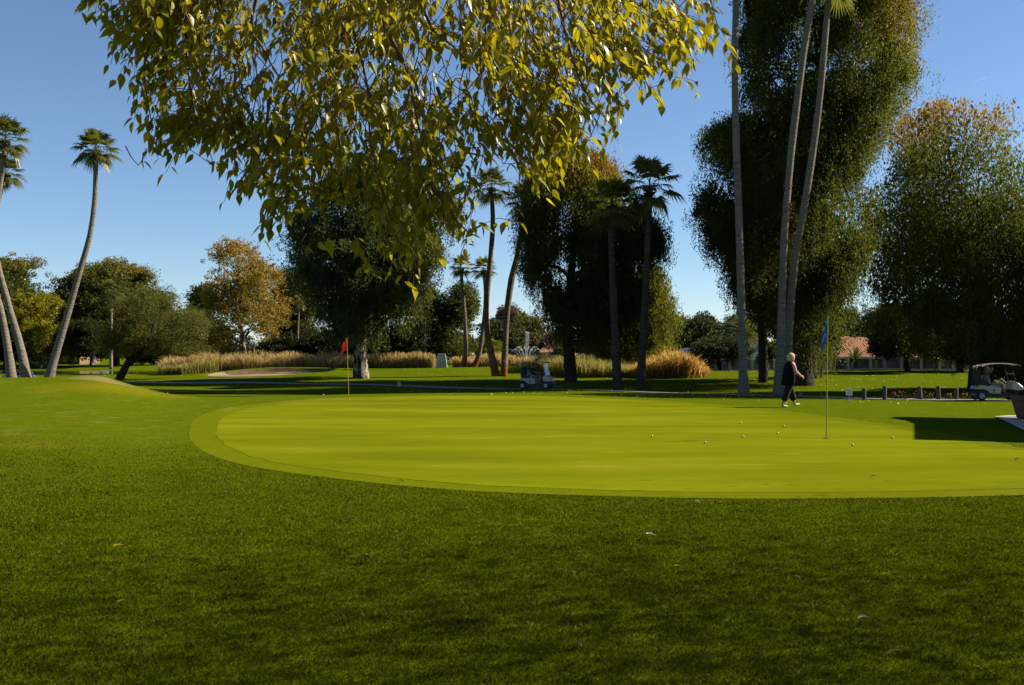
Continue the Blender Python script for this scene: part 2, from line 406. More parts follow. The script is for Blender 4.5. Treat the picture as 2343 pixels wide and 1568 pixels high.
area = 0.5 * np.sum(Eb[:, 0] * np.roll(Eb[:, 1], -1) - np.roll(Eb[:, 0], -1) * Eb[:, 1])
if area < 0: nn = -nn
inw = 0.5 + 0.5 * np.clip((Eb[:, 1] - 20) / 20, 0, 1)
jit = np.array([mnoise.noise(Vector((a * 1.7, b_ * 1.7, 2))) + .6 * mnoise.noise(Vector((a * 7, b_ * 7, 5))) for a, b_ in Eb]) * .05
INNER = (Eb + nn * (inw + jit)[:, None]).tolist()
star_sheet('putting_green', INNER, GC, 0.007, M_green, rings=40, n=300)
def inside(poly, x, y):
    p = np.array(poly); x = np.asarray(x); y = np.asarray(y); r = np.zeros(x.shape, bool)
    x0, y0 = p[:, 0], p[:, 1]; x1, y1 = np.roll(x0, -1), np.roll(y0, -1)
    for a, b, c, d in zip(x0, y0, x1, y1):
        if b == d: continue
        r ^= ((b > y) != (d > y)) & (x < (c - a) * (y - b) / (d - b) + a)
    return r
# sand
def sand_mat():
    m, nt, out = new_mat('sand'); v = objvec(nt)
    n = noise_tex(nt, 3, 4, 0.6, v)
    bsdf(nt, out, ramp(nt, n, [(0.3, (0.34, 0.25, 0.14)), (0.7, (0.46, 0.35, 0.21))]), 0.95, 0, 0.1, bump(nt, noise_tex(nt, 20, 3, .6, v), 0.4, 0.02)); return m
M_sand = sand_mat()
bp = [(BCX + BA * 0.97 * math.cos(t) * (1 + 0.04 * math.sin(3 * t)), BCY + BB * 0.97 * math.sin(t) * (1 + 0.05 * math.sin(2 * t + 1))) for t in np.linspace(0, 2 * math.pi, 60, endpoint=False)]
star_sheet('sand_bunker', bp, (BCX, BCY), 0.03, M_sand, rings=24, n=120)
M_face_shade = plain('bunker_shade_brown', (0.13, 0.085, 0.05), .95, scale=2, var=.25, spec=.1)  # dark brown sheet paints the shade on the bunker's back wall
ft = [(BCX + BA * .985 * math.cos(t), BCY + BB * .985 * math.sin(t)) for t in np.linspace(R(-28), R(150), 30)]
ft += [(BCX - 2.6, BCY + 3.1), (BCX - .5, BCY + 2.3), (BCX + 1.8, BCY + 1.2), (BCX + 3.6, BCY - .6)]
star_sheet('bunker_face_shade', ft, (BCX + 1.6, BCY + 3.3), 0.05, M_face_shade, rings=14, n=90)
# cart path
def ribbon(name, pts, w, off, mat):
    c = catmull([(x, y, 0) for x, y in pts], 24); V = []; Fs = []
    for i, p in enumerate(c):
        d = (c[min(i + 1, len(c) - 1)] - c[max(i - 1, 0)]).normalized(); nr = Vector((-d.y, d.x, 0))
        for k in range(5):
            q = p + nr * (w * (k / 4 - 0.5)); V.append((q.x, q.y, H(q.x, q.y) + off))
    for i in range(len(c) - 1):
        for k in range(4):
            a = i * 5 + k; Fs.append((a, a + 1, a + 6, a + 5))
    me = bpy.data.meshes.new(name); me.from_pydata(V, [], Fs); return tag(link(name, me, mat, smooth=True), kind='structure')
M_path = plain('concrete_path', (0.25, 0.24, 0.22), 0.85, scale=1.2, var=0.18, spec=0.2)
PATH = [(70, 46), (40, 50), (30, 51.5), (24.4, 52), (18, 55.5), (10.8, 63), (1.9, 69.5), (-6, 76), (-16, 82.5), (-30, 85.5), (-52, 87), (-90, 90)]
ribbon('cart_path', PATH, 2.1, 0.035, M_path)
# patio at the right edge
M_patio = plain('patio_concrete', (0.50, 0.42, 0.36), 0.85, scale=2.5, var=0.12, spec=0.2, bmp=0.2)
pat = [gpt(2276, 954), gpt(2300, 951), gpt(2342, 950)] + [(14.8, 27.5), (22, 27.5), (22, 14.0), (12.0, 14.2)] + [gpt(2342, 988)]
star_sheet('patio', pat, (16.5, 22), 0.03, M_patio, rings=20, n=120)
# pond water
def water_mat():
    m, nt, out = new_mat('pond_water'); v = objvec(nt, (0.5, 1, 1))
    h = noise_tex(nt, 2.2, 3, 0.6, v)
    bsdf(nt, out, (0.012, 0.02, 0.012), 0.06, 0, 0.5, bump(nt, h, 0.25, 0.03)); return m
bm = bmesh.new()
for a, b in [(-150, 121), (28, 121), (28, 169), (-150, 169)]: bm.verts.new((a, b, -0.66))
bm.faces.new(bm.verts[:])
tag(from_bm('pond_water', bm, water_mat()), kind='structure')
# distant hills, haze blue painted into their colour
def hill(name, pts, Y, depth):
    Vx = []; Fs = []; n = len(pts)
    for j, (f, dy) in enumerate([(0.0, -depth), (0.45, -depth * .55), (0.85, -depth * .2), (1.0, 0.0), (0.5, depth * .6), (0.0, depth)]):
        for i, (vx, vy) in enumerate(pts):
            p = P(vx, vy, Y); Vx.append((p.x + 60 * math.sin(i * 2.1 + j), Y + dy + 90 * math.sin(i * 1.7 + j), max(0, (p.z) * f) * (1 + 0.06 * math.sin(i * 3.3 + j * 2)) - 1))
    for j in range(5):
        for i in range(n - 1): Fs.append((j * n + i, j * n + i + 1, (j + 1) * n + i + 1, (j + 1) * n + i))
    me = bpy.data.meshes.new(name); me.from_pydata(Vx, [], Fs)
    return tag(link(name, me, plain('hill_haze_blue', (0.27, 0.37, 0.46), 1.0, var=0.06, scale=0.004, spec=0.0), smooth=True), kind='structure')
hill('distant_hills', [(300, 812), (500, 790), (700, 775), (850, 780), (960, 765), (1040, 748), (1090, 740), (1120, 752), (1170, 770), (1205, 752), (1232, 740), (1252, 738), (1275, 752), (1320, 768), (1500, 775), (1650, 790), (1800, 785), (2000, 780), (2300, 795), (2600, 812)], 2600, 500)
# ------------------------------------------------------------------ foliage
def unit(a): return a / (np.linalg.norm(a, axis=1)[:, None] + 1e-9)
def leaf_cloud(C, D, L, Wd, tint, seed=0, nrm=None):
    """diamond leaves: centres C, long axes D (unit), lengths L, widths Wd"""
    rs = np.random.RandomState(seed); n = len(C)
    r = unit(rs.normal(size=(n, 3))) if nrm is None else nrm
    S = unit(np.cross(D, r)); Nn = np.cross(S, D)
    L = np.asarray(L)[:, None]; Wd = np.asarray(Wd)[:, None]
    a = C - D * L * .5; b = C + S * Wd * .5 - D * L * 0.05 + Nn * Wd * .12; c = C + D * L * .5; d = C - S * Wd * .5 - D * L * 0.05 + Nn * Wd * .12
    V = np.stack([a, b, c, d], 1).reshape(-1, 3); Fc = np.arange(n * 4).reshape(n, 4)
    return V, Fc, np.repeat(tint, 4)
def pip(poly, n, rs):
    p = np.array(poly, float); lo, hi = p.min(0), p.max(0); out = []
    tot = 0
    while tot < n:
        q = lo + rs.rand(n * 2, 2) * (hi - lo); q = q[inside(poly, q[:, 0], q[:, 1])]; out.append(q); tot += len(q)
    return np.concatenate(out)[:n]
def dist_poly(poly, q):
    p = np.array(poly, float); r = np.roll(p, -1, 0); d = np.full(len(q), 1e9)
    for a, b in zip(p, r):
        ab = b - a; t = np.clip(((q - a) @ ab) / (ab @ ab + 1e-9), 0, 1); d = np.minimum(d, np.linalg.norm(q - (a + t[:, None] * ab), axis=1))
    return d
def n3(v, s, o=0.0): return mnoise.noise(Vector((v[0] * s + o, v[1] * s + o, v[2] * s - o)))
def crown(poly, Y, thick, nclust, per, leaf, cr, seed, droop=0.0, gap=-0.15, gs=0.45, tintf=None, strand=0.0, aspect=0.45, shell=0.5, flat=0.7, core=None, dens=2.2, lsc=0.93, bough=2.6):
    """clusters of leaves through a crown whose outline was surveyed as poly; returns mesh arrays and cluster centres.
    thick: half depth (m); leaf length (m); cr cluster radius (m); strand: hanging length (m)"""
    rs = np.random.RandomState(seed); leaf = leaf * lsc; aspect = min(.62, aspect * 1.35); nclust = int(nclust * dens)
    if core is None: core = nclust * per * .26
    # boughs first, then leaf clusters round each bough
    crp = cr * F / Y; npb = 13; nb = max(6, int(nclust / npb * 1.25)); gr = crp * bough
    qb = pip(poly, nb * 2, rs); db = dist_poly(poly, qb)
    kb_ = np.array([mnoise.noise(Vector((a_ / (gr * 2.2), b_ / (gr * 2.2), seed * 1.7))) for a_, b_ in qb]) > gap; qb = qb[kb_][:nb]; nb = len(qb)
    db = dist_poly(poly, qb); Dm = np.percentile(dist_poly(poly, pip(poly, 400, rs)), 97)
    k = np.clip((db + crp * .3) / Dm, 0, 1); half = thick * np.sqrt(1 - (1 - k) ** 2)
    u = rs.uniform(-1, 1, nb); u = np.sign(u) * np.abs(u) ** shell
    bi = np.repeat(np.arange(nb), npb); bs = rs.uniform(.65, 1.25, nb)[bi][:, None]
    o3 = rs.normal(size=(len(bi), 3)) * .55 * bs * gr * np.array([1.0, 1.0, .62 if strand == 0 else 1.15])
    q = qb[bi] + np.stack([o3[:, 0], o3[:, 2]], -1); Yc = Y + (u * half)[bi] + o3[:, 1] * Y / F
    ok = inside(poly, q[:, 0], q[:, 1]) | ((rs.rand(len(q)) < .5) & (dist_poly(poly, q) < crp * .7)); q = q[ok]; Yc = Yc[ok]; bi = bi[ok]
    C = np.stack([(q[:, 0] - CX) * Y / F, Yc, EYE - (q[:, 1] - HY) * Y / F], -1); n = len(C); btint = (rs.normal(size=nb) * .07)[bi]
    sz = rs.uniform(0.6, 1.35, n)
    ci = np.repeat(np.arange(n), per)
    off = unit(rs.normal(size=(n * per, 3))) * (rs.rand(n * per, 1) ** 0.5)
    off *= (cr * sz[ci])[:, None]; off[:, 2] *= flat
    if strand > 0:
        s = rs.randint(0, 5, n * per); ang = s * 1.3 + ci * 0.7
        off = np.stack([np.cos(ang) * cr * .6, np.sin(ang) * cr * .6, np.zeros(n * per)], -1) * sz[ci][:, None]
        off += rs.normal(size=off.shape) * cr * .16
        tt = rs.rand(n * per); off[:, 2] -= tt * strand * sz[ci]; off[:, :2] *= (1.0 - .35 * tt)[:, None]
    X = C[ci] + off
    D = unit(rs.normal(size=X.shape) * (1 - droop) + np.array([0, 0, -1.0]) * droop * 2)
    L = leaf * rs.uniform(.65, 1.35, len(X)); Wd = L * aspect * rs.uniform(.7, 1.3, len(X))
    hz = (X[:, 2] - C[:, 2].min()) / (np.ptp(C[:, 2]) + 1e-6)
    t = 0.5 + rs.normal(size=len(X)) * 0.055 + rs.normal(size=n)[ci] * 0.05 + btint[ci]
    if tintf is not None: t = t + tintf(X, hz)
    # inner foliage: larger sprays well inside the outline, so the crown is a solid mass with real holes
    if core > 0:
        m = int(core); kk = rs.randint(0, nb, m); oo = rs.normal(size=(m, 3)) * .42 * gr * bs[0] * np.array([1, 1, .7 if strand == 0 else 1.0]); qa = qb[kk] + np.stack([oo[:, 0], oo[:, 2]], -1)
        Ya = Y + (u * half)[kk] * .8 + oo[:, 1] * Y / F
        A = np.stack([(qa[:, 0] - CX) * Y / F, Ya, EYE - (qa[:, 1] - HY) * Y / F], -1); ka = dist_poly(poly, qa) > crp * .6; A = A[ka & inside(poly, qa[:, 0], qa[:, 1])]; m = len(A)
        DA = unit(rs.normal(size=A.shape) * (1 - droop) + np.array([0, 0, -1.0]) * droop * 2)
        X = np.concatenate([X, A]); D = np.concatenate([D, DA]); LA = leaf * 1.9 * rs.uniform(.7, 1.3, m); L = np.concatenate([L, LA]); Wd = np.concatenate([Wd, LA * .5])
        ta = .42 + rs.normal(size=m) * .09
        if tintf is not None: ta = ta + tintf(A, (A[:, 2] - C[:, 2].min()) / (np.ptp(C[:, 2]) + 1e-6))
        t = np.concatenate([t, ta])
    V, Fc, T = leaf_cloud(X, D, L, Wd, t, seed + 1)
    return V, Fc, T, C
def bark(name, a, b, sc=6.0, stretch=0.25, bmp=0.6, s0=.3, s1=.7):
    m, nt, out = new_mat(name); v = objvec(nt, (1, 1, stretch))
    n = noise_tex(nt, sc, 5, 0.7, v)
    bsdf(nt, out, ramp(nt, n, [(s0, a), (s1, b)]), 0.9, 0, 0.08, bump(nt, n, bmp, 0.04)); return m
M_bark = bark('bark_dark', (0.035, 0.026, 0.018), (0.10, 0.078, 0.055))
M_barkpale = bark('bark_pale', (0.05, 0.035, 0.026), (0.62, 0.52, 0.42), 1.9, 0.45, 0.5, .46, .62)
M_barkmid = bark('bark_mid', (0.07, 0.05, 0.035), (0.22, 0.165, 0.12))
def trunk_bm(pts, rads, seg=12, jit=0.05):
    bm = bmesh.new(); c = catmull(pts, 6); n = len(c)
    r = np.interp(np.linspace(0, 1, n), np.linspace(0, 1, len(rads)), rads)
    bm_tube(bm, c, list(r), seg, True, jit); return bm
def tree(name, label, cat, base, poly, Y, thick, nclust, per, leaf, cr, mat, bark_m, trunk=None, tr=None, limbs=10, seed=1, group=None, limb_r=None, **kw):
    """base (vx, vy or None -> on the ground at Y)"""
    V, Fc, T, C = crown(poly, Y, thick, nclust, per, leaf, cr, seed, **kw)
    bx = GX(base, Y); b0 = Vector((bx, Y, H(bx, Y)))
    root = empty(name, b0); tag(root, label, cat, group)
    V = V - np.array(b0)
    link('crown', np_mesh('crown', V, Fc, T), mat, root)
    if trunk is None:
        cz = float(np.percentile(C[:, 2], 40)); cxm = float(C[:, 0].mean())
        trunk = [b0 + Vector((0, 0, -.3)), b0 + Vector((0, 0, (cz - b0.z) * .4)), Vector((bx * .6 + cxm * .4, Y, cz))]
    else: trunk = [P(a, b, Y) for a, b in trunk]
    tr = tr or [0.35, 0.28, 0.2]
    bm = trunk_bm([p - b0 for p in trunk], tr, 12, 0.07)
    rs = random.Random(seed); tc = catmull(trunk, 8); z0 = trunk[0].z; zt = trunk[-1].z
    cl = [Vector(c) for c in C[np.random.RandomState(seed).choice(len(C), min(limbs, len(C)), replace=False)]]
    for c in cl:
        hd = min(abs(c.x - p.x) for p in tc); zs = min(max(c.z - .9 * hd - .8, z0 + .25 * (zt - z0)), zt)
        s = min(tc, key=lambda p: abs(p.z - zs)); i = tc.index(s); rt = float(np.interp(i / (len(tc) - 1), np.linspace(0, 1, len(tr)), tr))
        c = s.lerp(c, .86); m1 = s.lerp(c, .5) + Vector((rs.uniform(-.5, .5), rs.uniform(-.5, .5), rs.uniform(-.35, .9))) * (c - s).length * .16
        m0 = s.lerp(m1, .5) + Vector((0, 0, .06 * (c - s).length))
        r0 = min(limb_r or .2, rt * .5); cc = catmull([s - b0, m0 - b0, m1 - b0, c - b0], 4)
        bm_tube(bm, cc, list(np.linspace(r0, r0 * .12, len(cc))), 6)
    from_bm('trunk', bm, bark_m, root, True)
    return root
# leaf colour families
G = lambda *s: list(s)
ML_dark = leaf_mat('leaf_dark', [(0.2, (0.010, 0.018, 0.004)), (0.5, (0.026, 0.042, 0.006)), (0.75, (0.060, 0.075, 0.008)), (0.95, (0.13, 0.105, 0.010))], 0.22, (0.20, 0.22, 0.01))
ML_euc = leaf_mat('leaf_eucalypt', [(0.2, (0.0246, 0.0456, 0.0140)), (0.5, (0.0632, 0.1018, 0.0316)), (0.75, (0.1492, 0.1843, 0.0351)), (0.95, (0.2984, 0.2633, 0.0316))], 0.36, (0.4212, 0.4738, 0.0351))
ML_gold = leaf_mat('leaf_gold', [(0.15, (0.1063, 0.1275, 0.0170)), (0.4, (0.2550, 0.2231, 0.0255)), (0.6, (0.5100, 0.3294, 0.0382)), (0.85, (0.6375, 0.3400, 0.1063))], 0.28, (0.8500, 0.5950, 0.0425))
ML_yellow = leaf_mat('leaf_yellow', [(0.2, (0.1350, 0.1485, 0.0081)), (0.5, (0.3510, 0.3240, 0.0108)), (0.8, (0.5130, 0.3915, 0.0135))], 0.3, (0.6075, 0.5400, 0.0135))
ML_olive = leaf_mat('leaf_olive', [(0.15, (0.0378, 0.0529, 0.0113)), (0.45, (0.1040, 0.1285, 0.0189)), (0.65, (0.2079, 0.1985, 0.0265)), (0.9, (0.3780, 0.2363, 0.0567))], 0.25, (0.5670, 0.5103, 0.0378))
ML_pine = leaf_mat('leaf_pine', [(0.2, (0.0135, 0.0243, 0.0054)), (0.5, (0.0473, 0.0675, 0.0068)), (0.8, (0.1350, 0.1553, 0.0081))], 0.2, (0.3375, 0.3510, 0.0135))
ML_willow = leaf_mat('leaf_willow', [(0.15, (0.018, 0.034, 0.004)), (0.45, (0.058, 0.090, 0.008)), (0.66, (0.15, 0.185, 0.012)), (0.84, (0.34, 0.27, 0.02)), (1.0, (0.46, 0.21, 0.03))], 0.4, (0.40, 0.42, 0.015))
ML_far = leaf_mat('leaf_far', [(0.15, (0.0325, 0.0494, 0.0156)), (0.5, (0.0780, 0.1040, 0.0286)), (0.8, (0.1560, 0.1560, 0.0390))], 0.2, (0.2600, 0.2860, 0.0390))
ML_brown = leaf_mat('leaf_brown', [(0.2, (0.10, 0.07, 0.045)), (0.5, (0.19, 0.13, 0.09)), (0.8, (0.26, 0.17, 0.11))], 0.2, (0.3, 0.2, 0.1))
# ------------------------------------------------------------------ the trees
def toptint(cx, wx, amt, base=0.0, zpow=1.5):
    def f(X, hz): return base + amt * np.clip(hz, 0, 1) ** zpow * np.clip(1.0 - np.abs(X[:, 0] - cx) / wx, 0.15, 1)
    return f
def sunside_tint(x0, wx, amt, base=0.0):  # paints the sunlit side: leaves lighter towards the right
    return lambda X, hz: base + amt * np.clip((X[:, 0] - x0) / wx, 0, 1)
# big dark eucalypt left of centre
tree('eucalyptus_tree', 'massive dark eucalyptus left of centre with pale peeling trunk beside the reeds', 'tree', 828,
     [(655, 570), (670, 500), (715, 440), (760, 395), (850, 360), (950, 380), (1040, 420), (1062, 480), (1015, 545), (1005, 600), (985, 650), (960, 700), (935, 740), (900, 765), (872, 790), (840, 780), (800, 778), (762, 765), (742, 720), (705, 680), (675, 630), (660, 600)],
     90, 6.0, 1500, 42, 0.20, 0.62, ML_euc, M_barkpale, [(826, 872), (824, 830), (824, 780), (838, 720), (850, 600), (850, 450)], [0.80, 0.60, 0.52, 0.42, 0.3, 0.16], 26, 11,
     droop=0.45, gap=-0.22, gs=0.4, tintf=sunside_tint(GX(880, 90), 4.5, 0.34, 0.04), strand=0.9, aspect=0.32)
tree('eucalyptus_tree', 'narrow dark eucalyptus just right of the big pale-trunked one, ending above the reeds', 'tree', 905,
     [(880, 700), (930, 660), (985, 690), (985, 740), (965, 800), (930, 822), (880, 815), (862, 780)], 118, 4.5, 420, 40, 0.24, 0.7, ML_dark, M_barkmid, None, None, 8, 12, gap=-0.3, droop=.3)
tree('pine_tree', 'rounded pine with clumped needles beside the grey block left of the fountain', 'tree', 998,
     [(972, 660), (1000, 636), (1035, 632), (1065, 645), (1088, 672), (1090, 705), (1080, 735), (1088, 765), (1095, 795), (1060, 815), (1010, 815), (965, 800), (968, 760), (960, 720), (975, 690)],
     122, 4.5, 620, 34, 0.20, 0.55, ML_pine, M_bark, [(998, 842), (1002, 800), (1015, 740), (1025, 690)], [0.34, 0.3, 0.24, 0.12], 14, 13,
     gap=-0.02, gs=0.55, tintf=sunside_tint(GX(1010, 122), 4.5, 0.28, 0.0), flat=0.5)
tree('eucalyptus_tree', 'tall weeping tree with orange top behind the two dark palms', 'tree', 1305,
     [(1185, 470), (1180, 430), (1205, 395), (1245, 372), (1290, 350), (1335, 340), (1385, 360), (1413, 395), (1440, 440), (1475, 480), (1512, 520), (1520, 575), (1505, 620), (1515, 665), (1480, 700), (1430, 720), (1400, 745), (1370, 770), (1335, 765), (1300, 752), (1262, 745), (1238, 705), (1222, 650), (1198, 610), (1190, 560), (1178, 510)],
     85, 5.5, 1500, 44, 0.20, 0.6, ML_willow, M_bark, [(1306, 880), (1303, 820), (1297, 730), (1305, 640), (1320, 500)], [0.58, 0.47, 0.40, 0.34, 0.15], 26, 14,
     droop=0.6, gap=-0.28, gs=0.4, strand=1.5, aspect=0.28, tintf=lambda X, hz: -0.08 + 0.60 * np.clip((hz - .54) / .34, 0, 1) + 0.16 * np.clip((X[:, 0] - GX(1470, 85)) / 2.0, 0, 1))  # orange top is leaf colour; rightmost leaves lightened as a painted sunlit edge
tree('eucalyptus_tree', 'lower yellow-green weeping tree with pale trunk behind the two dark palms', 'tree', 1388,
     [(1385, 690), (1420, 640), (1470, 600), (1512, 605), (1530, 660), (1540, 700), (1548, 745), (1530, 785), (1480, 800), (1420, 805), (1372, 812), (1330, 800), (1345, 740)],
     105, 4.0, 620, 42, 0.20, 0.6, ML_willow, M_barkpale, [(1388, 842), (1391, 805), (1386, 760), (1400, 690)], [0.28, 0.24, 0.2, 0.1], 10, 15, droop=0.6, gap=-0.12, strand=1.4, aspect=0.3,
     tintf=lambda X, hz: 0.07 + 0.1 * np.clip((X[:, 0] - GX(1440, 105)) / 3, 0, 1))  # right half tinted lighter, sunlight put into the leaf colour
# the giant dark tree on the right
tree('eucalyptus_tree', 'giant dark eucalyptus towering out of the picture behind the three bare palm trunks', 'tree', 1832,
     [(1720, -160), (1700, -40), (1712, 10), (1695, 90), (1705, 150), (1697, 200), (1722, 255), (1690, 300), (1700, 420), (1705, 560), (1700, 640), (1706, 730), (1740, 775), (1785, 800), (1830, 790), (1870, 800), (1895, 795), (1908, 765), (1918, 730), (1928, 670), (1968, 610), (1998, 560), (2018, 500), (2022, 450), (1990, 420), (1958, 440), (1945, 385), (1975, 345), (2000, 310), (2050, 290), (2088, 250), (2097, 190), (2078, 110), (2085, 40), (2060, -60), (1990, -170), (1850, -230)],
     75, 6.5, 3000, 42, 0.17, 0.55, ML_willow, M_bark, [(1834, 890), (1832, 840), (1836, 780), (1845, 600), (1860, 400), (1870, 150)], [1.15, 0.78, 0.66, 0.55, 0.42, 0.2], 34, 16,
     droop=0.55, gap=-0.14, gs=0.30, strand=1.7, aspect=0.3, tintf=lambda X, hz: -0.10 + 0.20 * np.clip((X[:, 0] - GX(1890, 75)) / 4.0, 0, 1) + 0.48 * np.clip((hz - .50) / .35, 0, 1) * np.clip((X[:, 0] - GX(1800, 75)) / 5.0, 0, 1))  # right-hand ramp paints the sunlit side; orange top is leaf colour
tree('eucalyptus_tree', 'tall eucalyptus added unseen behind the giant dark one to deepen the path shade', 'tree', 1880,
     [(1722, 330), (1725, 500), (1740, 720), (1820, 770), (1885, 740), (1910, 560), (1930, 400), (1960, 330), (1940, 290), (1850, 270), (1760, 290)],
     88, 4.5, 1500, 34, 0.26, 0.8, ML_willow, M_bark, [(1850, 868), (1850, 700), (1850, 500), (1850, 360)], [.7, .6, .45, .2], 12, 119, droop=.5, strand=1.2, tintf=lambda X, hz: -.1 + 0 * hz)  # unseen tree, added for the shade its crown throws across the path
tree('eucalyptus_tree', 'shorter weeping eucalyptus leaning out left of the tallest palm trunk', 'tree', 1745,
     [(1700, 270), (1665, 265), (1630, 285), (1600, 300), (1590, 335), (1602, 380), (1592, 420), (1600, 450), (1586, 475), (1592, 505), (1612, 520), (1632, 555), (1650, 600), (1672, 650), (1690, 700), (1730, 720), (1780, 640), (1780, 400), (1740, 290)],
     80, 4.5, 900, 42, 0.17, 0.55, ML_willow, M_bark, [(1745, 886), (1745, 800), (1735, 650), (1700, 480)], [0.4, 0.35, 0.28, 0.14], 14, 17, droop=0.5, gap=-0.2, gs=0.45, strand=1.1, aspect=0.3,
     tintf=lambda X, hz: -0.08 + 0.14 * np.clip((hz - .6) / .4, 0, 1))
tree('pepper_tree', 'wide orange-topped pepper tree at the right edge behind the parked cart', 'tree', 2240,
     [(2048, 280), (2070, 248), (2110, 240), (2150, 224), (2205, 240), (2235, 262), (2260, 238), (2300, 232), (2342, 246), (2420, 240), (2520, 330), (2560, 520), (2500, 720), (2420, 770), (2330, 740), (2290, 770), (2240, 765), (2190, 740), (2150, 762), (2110, 735), (2085, 700), (2050, 712), (2020, 690), (2005, 650), (2003, 600), (2020, 560), (2012, 520), (2035, 470), (2030, 420), (2050, 380), (2040, 330)],
     63, 5.5, 1900, 46, 0.145, 0.50, ML_willow, M_bark, [(2236, 925), (2232, 860), (2238, 760), (2255, 650), (2230, 520), (2190, 420)], [0.62, 0.42, 0.36, 0.3, 0.24, 0.1], 34, 18,
     droop=0.6, gap=-0.12, dens=1.7, gs=0.34, strand=2.4, aspect=0.24, limb_r=0.14, tintf=lambda X, hz: -0.04 + 0.60 * np.clip((hz - .66) / .28, 0, 1) + .1 * np.clip((hz - .4) / .3, 0, 1))
# tall trees off to the right, outside the frame, that shade the path
for k, (tx, ty, hh, lb) in enumerate([(2720, 66, 19, 'tall tree outside the frame right of the parked cart'), (2950, 72, 21, 'tall tree outside the frame far right of the parked cart')]):
    z0_ = 905; up = hh * F / ty
    tree('shade_tree', lb, 'tree', tx, [(tx - 250, z0_ - up * .45), (tx - 200, z0_ - up * .85), (tx, z0_ - up), (tx + 200, z0_ - up * .85), (tx + 250, z0_ - up * .4), (tx + 100, z0_ - up * .2), (tx - 120, z0_ - up * .2)], ty, 4, 700, 34, 0.28, 0.7, ML_dark, M_bark, None, [.45, .35, .2], 12, 180 + k, gap=-.35)
# trees along the right lawn
tree('shade_tree', 'dark round tree in front of the right end of the tiled roof', 'tree', 2075, [(2006, 775), (2012, 738), (2035, 705), (2070, 690), (2105, 700), (2118, 740), (2122, 790), (2090, 815), (2035, 818), (2008, 805)], 105, 3.6, 520, 40, 0.20, 0.5, ML_dark, M_bark, [(2076, 850), (2074, 815), (2070, 770), (2060, 730)], [0.32, 0.28, 0.2, 0.1], 10, 21, gap=-0.25)
tree('shade_tree', 'sunlit yellow-green tree between two dark ones behind the low fence', 'tree', 2117, [(2095, 690), (2120, 660), (2160, 670), (2172, 720), (2165, 780), (2140, 815), (2098, 812), (2090, 750)], 119, 3.0, 360, 40, 0.20, 0.5, ML_willow, M_bark, None, [0.2, 0.16, 0.1], 8, 22, gap=-0.2, tintf=lambda X, hz: 0.08 + 0 * hz, strand=.8)
tree('shade_tree', 'dark tree with thick trunk near the white patio chairs beyond the fence', 'tree', 2196, [(2138, 790), (2150, 740), (2180, 700), (2230, 690), (2262, 720), (2270, 780), (2255, 822), (2200, 826), (2160, 818)], 110, 3.6, 520, 40, 0.20, 0.5, ML_dark, M_bark, [(2197, 852), (2196, 820), (2200, 780), (2210, 730)], [0.36, 0.3, 0.2, 0.1], 10, 23, gap=-0.35, tintf=lambda X, hz: -0.1 + 0 * hz)
tree('leafy_shrub', 'tall green leafy shrub at the right edge behind the parked golf cart', 'shrub', 2320, [(2255, 812), (2262, 770), (2290, 740), (2342, 730), (2400, 745), (2420, 860), (2340, 880), (2270, 870)], 66, 2.2, 620, 36, 0.14, 0.4, ML_willow, M_bark, None, [0.12, 0.1, 0.06], 8, 24, gap=-0.3, tintf=lambda X, hz: -0.02 + 0 * hz)
tree('eucalyptus_tree', 'hazy grey-green tree directly behind the left end of the tiled roof', 'tree', 1945, [(1905, 760), (1918, 725), (1940, 700), (1962, 705), (1970, 740), (1992, 770), (1985, 800), (1930, 812), (1900, 800)], 175, 4, 340, 30, 0.34, 0.9, ML_far, M_barkmid, None, None, 6, 25, gap=-0.2, strand=1)
tree('shade_tree', 'small dark tree behind the right end of the tiled roof', 'tree', 1990, [(1965, 770), (1978, 735), (2000, 712), (2030, 700), (2035, 800), (1975, 795)], 165, 3.5, 260, 30, 0.3, 0.8, ML_far, M_barkmid, None, None, 6, 26, gap=-0.2)
tree('mesquite_tree', 'slim pale-stemmed bushy tree against the foot of the giant eucalyptus', 'tree', 1884, [(1862, 800), (1866, 765), (1880, 745), (1896, 758), (1902, 790), (1898, 812), (1875, 818)], 92, 2, 200, 30, 0.17, 0.4, ML_dark, M_barkmid, [(1878, 868), (1880, 840), (1884, 815), (1885, 790)], [0.14, 0.11, 0.09, 0.05], 6, 27, gap=-.2)
tree('shade_tree', 'tall dark round tree above the white house left of the palm trunks', 'tree', 1612, [(1568, 782), (1572, 750), (1590, 728), (1615, 724), (1638, 740), (1646, 765), (1672, 780), (1672, 800), (1625, 806), (1580, 806)], 142, 4, 480, 34, 0.26, 0.7, ML_far, M_bark, None, None, 8, 28, gap=-0.3, tintf=lambda X, hz: -0.12 + 0 * hz)
tree('umbrella_tree', 'low spreading umbrella tree with forked bare trunk in front of the white house', 'tree', 1648, [(1585, 806), (1600, 786), (1640, 772), (1685, 778), (1712, 800), (1706, 818), (1670, 822), (1630, 814), (1598, 818)], 117, 3.5, 460, 40, 0.16, 0.5, ML_dark, M_bark, [(1647, 852), (1646, 836), (1642, 826), (1636, 818)], [0.22, 0.16, 0.12, 0.07], 9, 29, gap=-0.3, flat=0.5, tintf=lambda X, hz: 0.02 + 0 * hz, limb_r=0.11)
tree('eucalyptus_tree', 'airy grey-green tree behind the date palm', 'tree', 1690, [(1655, 775), (1662, 740), (1680, 715), (1702, 708), (1722, 728), (1745, 765), (1752, 800), (1740, 815), (1665, 812)], 185, 4.5, 420, 30, 0.34, 0.9, ML_far, M_barkmid, None, None, 8, 30, gap=-0.12)
